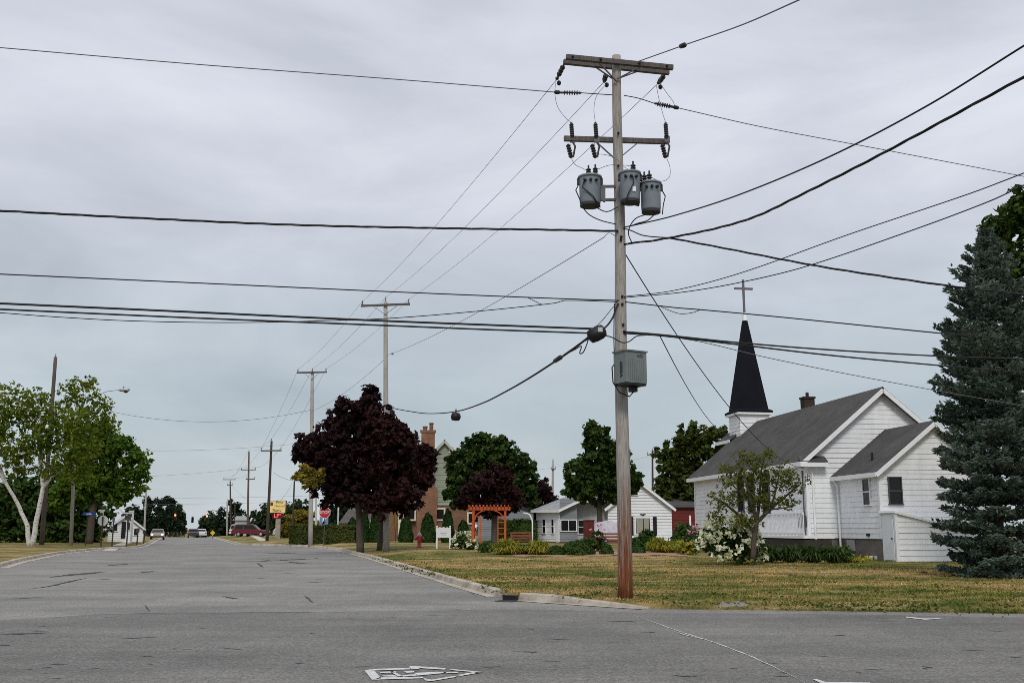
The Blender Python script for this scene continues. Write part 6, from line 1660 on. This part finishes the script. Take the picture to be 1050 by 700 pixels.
# secondary, twisted
wire('thick twisted cable from the left edge to the pole below the transformers', [(0, 216.2, -2.5), (150, 224, -2), (300, 230.6, -1.4), (450, 234, -.8), (560, 235.6, -.3), (634, 237, -.12)], .019, None, ext0=18, twist=True)
wire('thick twisted cable rising steeply from the pole to the upper right', [(640, 250.5, -.1), (650, 249, -.14), (668, 247, -.3), (694, 242.5, -.8), (735, 234, -1.8), (775, 222, -3), (820, 200.5, -4.4), (900, 160, -6.2), (1050, 79, -8.5)], .018, None, ext1=6, twist=True)
wire('thick cable descending right from the pole toward the spruce', [(687, 244, -.4), (740, 254, -1), (837, 272.5, -2), (910, 284, -2.6), (980, 294, -3.2), (1050, 302, -3.6)], .016, None, ext1=8, twist=True)
wire('thin dark wire rising from below the transformers to the far upper right', [(640, 233, -.1), (652, 230.5, -.14), (690, 221.5, -1), (757, 200, -3), (850, 161, -5.4), (950, 109, -7.6), (1050, 47, -9.4)], .014, None, ext1=6)
wire('short spliced lead joining the two thick cables right of the pole', [(639, 234, -.1), (646, 236, -.12), (660, 241.5, -.2), (687, 244, -.4)], .013)
wire('upper of two long thin wires climbing right past the church cross', [(640, 304, -.12), (690, 298, -.8), (759, 280, -2), (870, 240.5, -4), (993, 199, -6), (1050, 177.5, -7)], .009, None, ext1=8)
wire('lower of two long thin wires climbing right past the church cross', [(640, 305, -.12), (700, 299.5, -.6), (759, 289.5, -1.5), (825, 273.6, -2.6), (930, 238, -4.4), (1013, 207, -5.8), (1050, 190, -6.4)], .010, None, ext1=8)
wire('long wire falling right from the pole through the spruce', [(641, 309.5, -.12), (694, 315.5, -.3), (718, 317.4, -.5), (800, 325, -1.2), (964, 341.5, -3.2), (1050, 348.8, -4)], .013, None, ext1=8)
wire('short slack loop under the long wire right of the pole', [(676, 313.5, -.2), (686, 318, -.25), (697, 321.5, -.3), (710, 320.5, -.4), (718, 317.4, -.5)], .008)
wire('upper strand of the thick pair passing the church spire', [(640, 340, -.14), (677, 343, .0), (755, 351, .6), (850, 358.5, 1.8), (964, 365, 3.4), (1050, 368, 4.6)], .019, None, ext1=8)
wire('lower strand of the thick pair passing the church spire', [(640, 341.5, -.14), (677, 344, .0), (755, 353, .6), (850, 364, 1.8), (968, 375, 3.4), (1050, 382, 4.6)], .019, None, ext1=8)
wire('faint thin wire crossing the spire below the thick pair', [(690, 345.5, .1), (722, 351, .5), (780, 365, 1.4), (860, 381.5, 2.8), (956, 399.5, 4.6), (1050, 416, 6.4)], .009, M_WIREG, ext1=8)
wire('upper thin wire from the left edge to the pole above the thick pair', [(0, 281, -2.2), (200, 290, -1.4), (400, 299, -.7), (540, 304.8, -.3), (600, 307, -.2), (636, 308, -.12)], .013, None, ext0=18)
wire('upper of the thick cable pair from the left edge to the splice box', [(0, 311, -2), (190, 319.5, -1.4), (380, 328.3, -.8), (500, 333, -.5), (608, 337, -.25)], .023, None, ext0=18)
wire('lower of the thick cable pair from the left edge to the splice box', [(0, 317, -2), (190, 325.5, -1.4), (380, 333, -.8), (500, 337.8, -.5), (605, 341.5, -.25)], .019, None, ext0=18)
wire('thin sagging wire under the thick pair at the left of the splice box', [(0, 320.6, -1), (60, 325, -.9), (137, 329, -.7), (245, 330.6, -.5), (349, 328.3, -.4), (404, 326, -.3), (490, 319, -.25), (568, 310.8, -.2), (580, 308, -.15), (636, 309.5, -.1)], .010, None, ext0=18)
wire('little kinked jumper on the upper thin wire left of the pole', [(541, 305, -.3), (548, 308.5, -.3), (556, 312, -.3), (566, 311, -.2)], .008)
# service drops
pk = Mch @ Vector((-.28, .3, ze - .45))
wire('steep service wire from the pole to the church roof mast', None, .014, world=span(at(639, 257, D0 - .1), pk, .9, 16), k=2)
pk2 = Mch @ Vector((stx - tw, sty - tw * .8, zb_ - .9))
wire('second service wire dropping from the thick pair toward the steeple base', None, .012, world=span(at(677, 345, D0), pk2, 1.2, 16), k=2)
# telecom: splice box and drooping cable to pole two
p = at(612, 342, D0 - .25); t = thing('splice_box', 'black cable splice box hanging on the thick pair left of the pole', 'splice box', p, 0)
mb = MB(); mb.lathe([(.07, -.2), (.14, -.17), (.16, -.05), (.16, .08), (.13, .17), (.06, .2)], (0, 0, 0), 14, (.85, 0, .45)); mb.build('case', M_BLACK, t, True)
mb = MB(); mb.box((.06, -.14, .06), (.1, .05, .1)); mb.build('latch', M_GALV, t)
wire('drooping telecom cable from the splice box to the pole behind the purple maples', [(603, 346, -.2), (590, 356, .3), (575, 366.5, 1.2), (545, 386, 4), (520, 400.5, 8), (495, 413, 13), (468, 421.6, 19), (440, 423.8, 25), (420, 421.5, 30), (398.5, 417.5, 62 - D0 - .2)], .024, None, name='telecom_cable', cat='cable')
wire('upper cable loop between splice box and drooping cable', [(612, 345, -.3), (600, 349, -.2), (588, 357, .2), (578, 364, 1)], .018, None, name='telecom_cable', cat='cable')
wire('hanging slack cable loop just left of the splice box', [(604, 345, -.3), (602, 352, -.3), (598, 361, -.2), (594.5, 362, -.1), (596, 355, 0), (590, 358, .2), (580, 363, .9)], .013, None, name='telecom_cable', cat='cable')
q = at(572, 368, D0 + 1.5); mb = MB(); mb.lathe([(.02, -.3), (.05, -.22), (.055, .2), (.02, .3)], (0, 0, 0), 10, (at(590, 356, D0 + .3) - q).normalized()); o = mb.build('cable_sleeve', M_BLACK, None, True); o.location = q; tag(o, 'thick black sleeve on the drooping telecom cable near the splice box', 'sleeve')
q = at(467.5, 427, D0 + 19); mb = MB(); mb.lathe([(.04, -.2), (.15, -.16), (.17, 0), (.15, .14), (.05, .19)], (0, 0, 0), 12, (1, 0, -.05)); mb.box((0, 0, .2), (.05, .04, .2)); o = mb.build('cable_terminal', M_BLACK, None, True); o.location = q; tag(o, 'small black terminal hanging under the drooping telecom cable', 'terminal')
wire('riser cable bundle from the splice box up the left side of the pole', [(618, 338, -.3), (624, 332, -.25), (629, 324, -.2), (631.5, 316, -.17), (634, 311, -.14)], .02, None, name='telecom_cable', cat='cable')
wire('thin riser wire left of the bundle above the splice box', [(610, 336, -.3), (618, 328, -.25), (626, 318, -.2), (632, 311, -.15)], .008, None, name='telecom_cable', cat='cable')
wire('slack cable looping across the pole from splice box to the thick pair', [(618, 343, -.3), (628, 346, -.3), (638, 351, -.28), (645, 350, -.25), (653, 344.5, -.15), (662, 343.5, -.1)], .013, None, name='telecom_cable', cat='cable')
wire('thin riser cable down the left face of the pole to the cabinet', [(630, 311, -.17), (629.6, 330, -.17), (629.5, 350, -.18), (630, 364, -.3)], .012, None, name='telecom_cable', cat='cable')
# jumpers on the pole head
J = 'jumper wires on the pole head'
for lb, P in (('jumper looping from the left arm end to the outer left cutout', [(570, 84, .5), (569, 96, .2), (572, 110, 0), (580, 121, -.1), (586, 126, -.1)]),
              ('jumper looping down to the inner left cutout', [(621, 87, .6), (612, 98, .3), (609, 112, 0), (610.5, 126, -.1)]),
              ('jumper from the right dead-end down to the right cutout', [(673, 88, .5), (676, 103, .3), (680, 118, 0), (683, 127, -.1)]),
              ('jumper from the right arm end to the right strain insulator', [(676, 84, .4), (684, 96, .4), (690, 104, .4), (692, 109, .4)]),
              ('lead curving from the outer left cutout to the left transformer', [(586, 163, -.1), (590, 169, -.1), (598, 173, -.1), (606, 178, -.1)]),
              ('lead crossing the pole from inner left cutout to the middle transformer', [(612, 158, -.1), (622, 159, -.2), (632, 163, -.3), (640, 171, -.4), (648, 176, -.42)]),
              ('lead looping from the right cutout round to the right transformer', [(684, 163, -.1), (687, 172, -.1), (686, 182, -.15), (678, 186, -.2), (668, 182, -.3)]),
              ('neutral jumper between the left and middle transformer tops', [(612, 174, -.1), (625, 169.5, -.3), (640, 169.5, -.4), (650, 171, -.42)]),
              ('secondary lead sagging from the left transformer to the pole', [(597, 212, -.1), (604, 220, -.1), (616, 226, -.1), (632, 230, -.14)]),
              ('short secondary lead under the left transformer bracket', [(610, 212, -.1), (622, 217, -.12), (634, 212, -.15)]),
              ('black secondary loop under the right transformer', [(672, 219, -.3), (664, 226, -.25), (654, 229, -.2), (646, 232, -.15)]),
              ('black secondary loop bending down right of the pole', [(662, 220, -.3), (652, 224, -.25), (646, 232, -.18), (644.5, 240, -.16), (648, 249, -.14)])):
    th_ = 'secondary' in lb
    wire(lb, P, .012 if th_ else .006, M_WIRE if th_ else M_WIREG, name='jumper_wire', group=J, cat='wire')
# distant cross-street wires and the lamp feed
wire('thin wire from the left street lamp to the stop sign pole', None, .016, M_WIREG, world=span(at(110, 421, 83), at(319, 420, 84.9), .95), k=2)
for lb, a, c, s in (('faint wire from the left trees to the two-arm pole', at(120, 489, 140), at(266, 478, 147), .3), ('faint wire crossing the far street below the crossarm poles', at(120, 510, 150), at(345, 507, 150), .2),
                    ('lowest faint wire crossing the far street', at(130, 517, 170), at(330, 513.5, 170), .1), ('faint wire high across the far street', at(100, 461, 120), at(330, 452, 120), .5), ('faint wire between the bank sign pole and lamp post', at(299.5, 495, 112), at(273.5, 512, 105), 1.0),
                    ('faint diagonal wire between the two far crossarm poles', at(237, 497, 184), at(254, 513, 150), .1), ('faint wire from the bank sign pole toward the purple maple', at(280, 484, 104), at(330, 487, 96), .7)):
    wire(lb, None, .014, M_WIREG, world=span(a, c, s), k=2)
for lb, a, c in (('faint wire behind the garden trees from left', at(480, 482, 118), at(566, 479, 118)), ('faint wire from the small pole toward the dense maple', at(566, 478, 118), at(669, 467, 120))):
    wire(lb, None, .012, M_WIREG, world=span(a, c, .4), k=2)
# guy wire with yellow guard at pole two
a = at(398.5, 420, 62); c = place(406.5, 63.5, 556)
t = thing('guy_wire', 'anchored guy wire with a yellow plastic guard beside the purple maples', 'guy wire', c)
mb = MB(); mb.tube([Vector((0, 0, -.05)), a - c], .012, 6); mb.build('cable', M_WIRE, t)
q0 = (a - c) * .15; q1 = (a - c) * .36
mb = MB(); mb.tube([q0, q1], .06, 8); mb.build('guard', M_YEL, t)
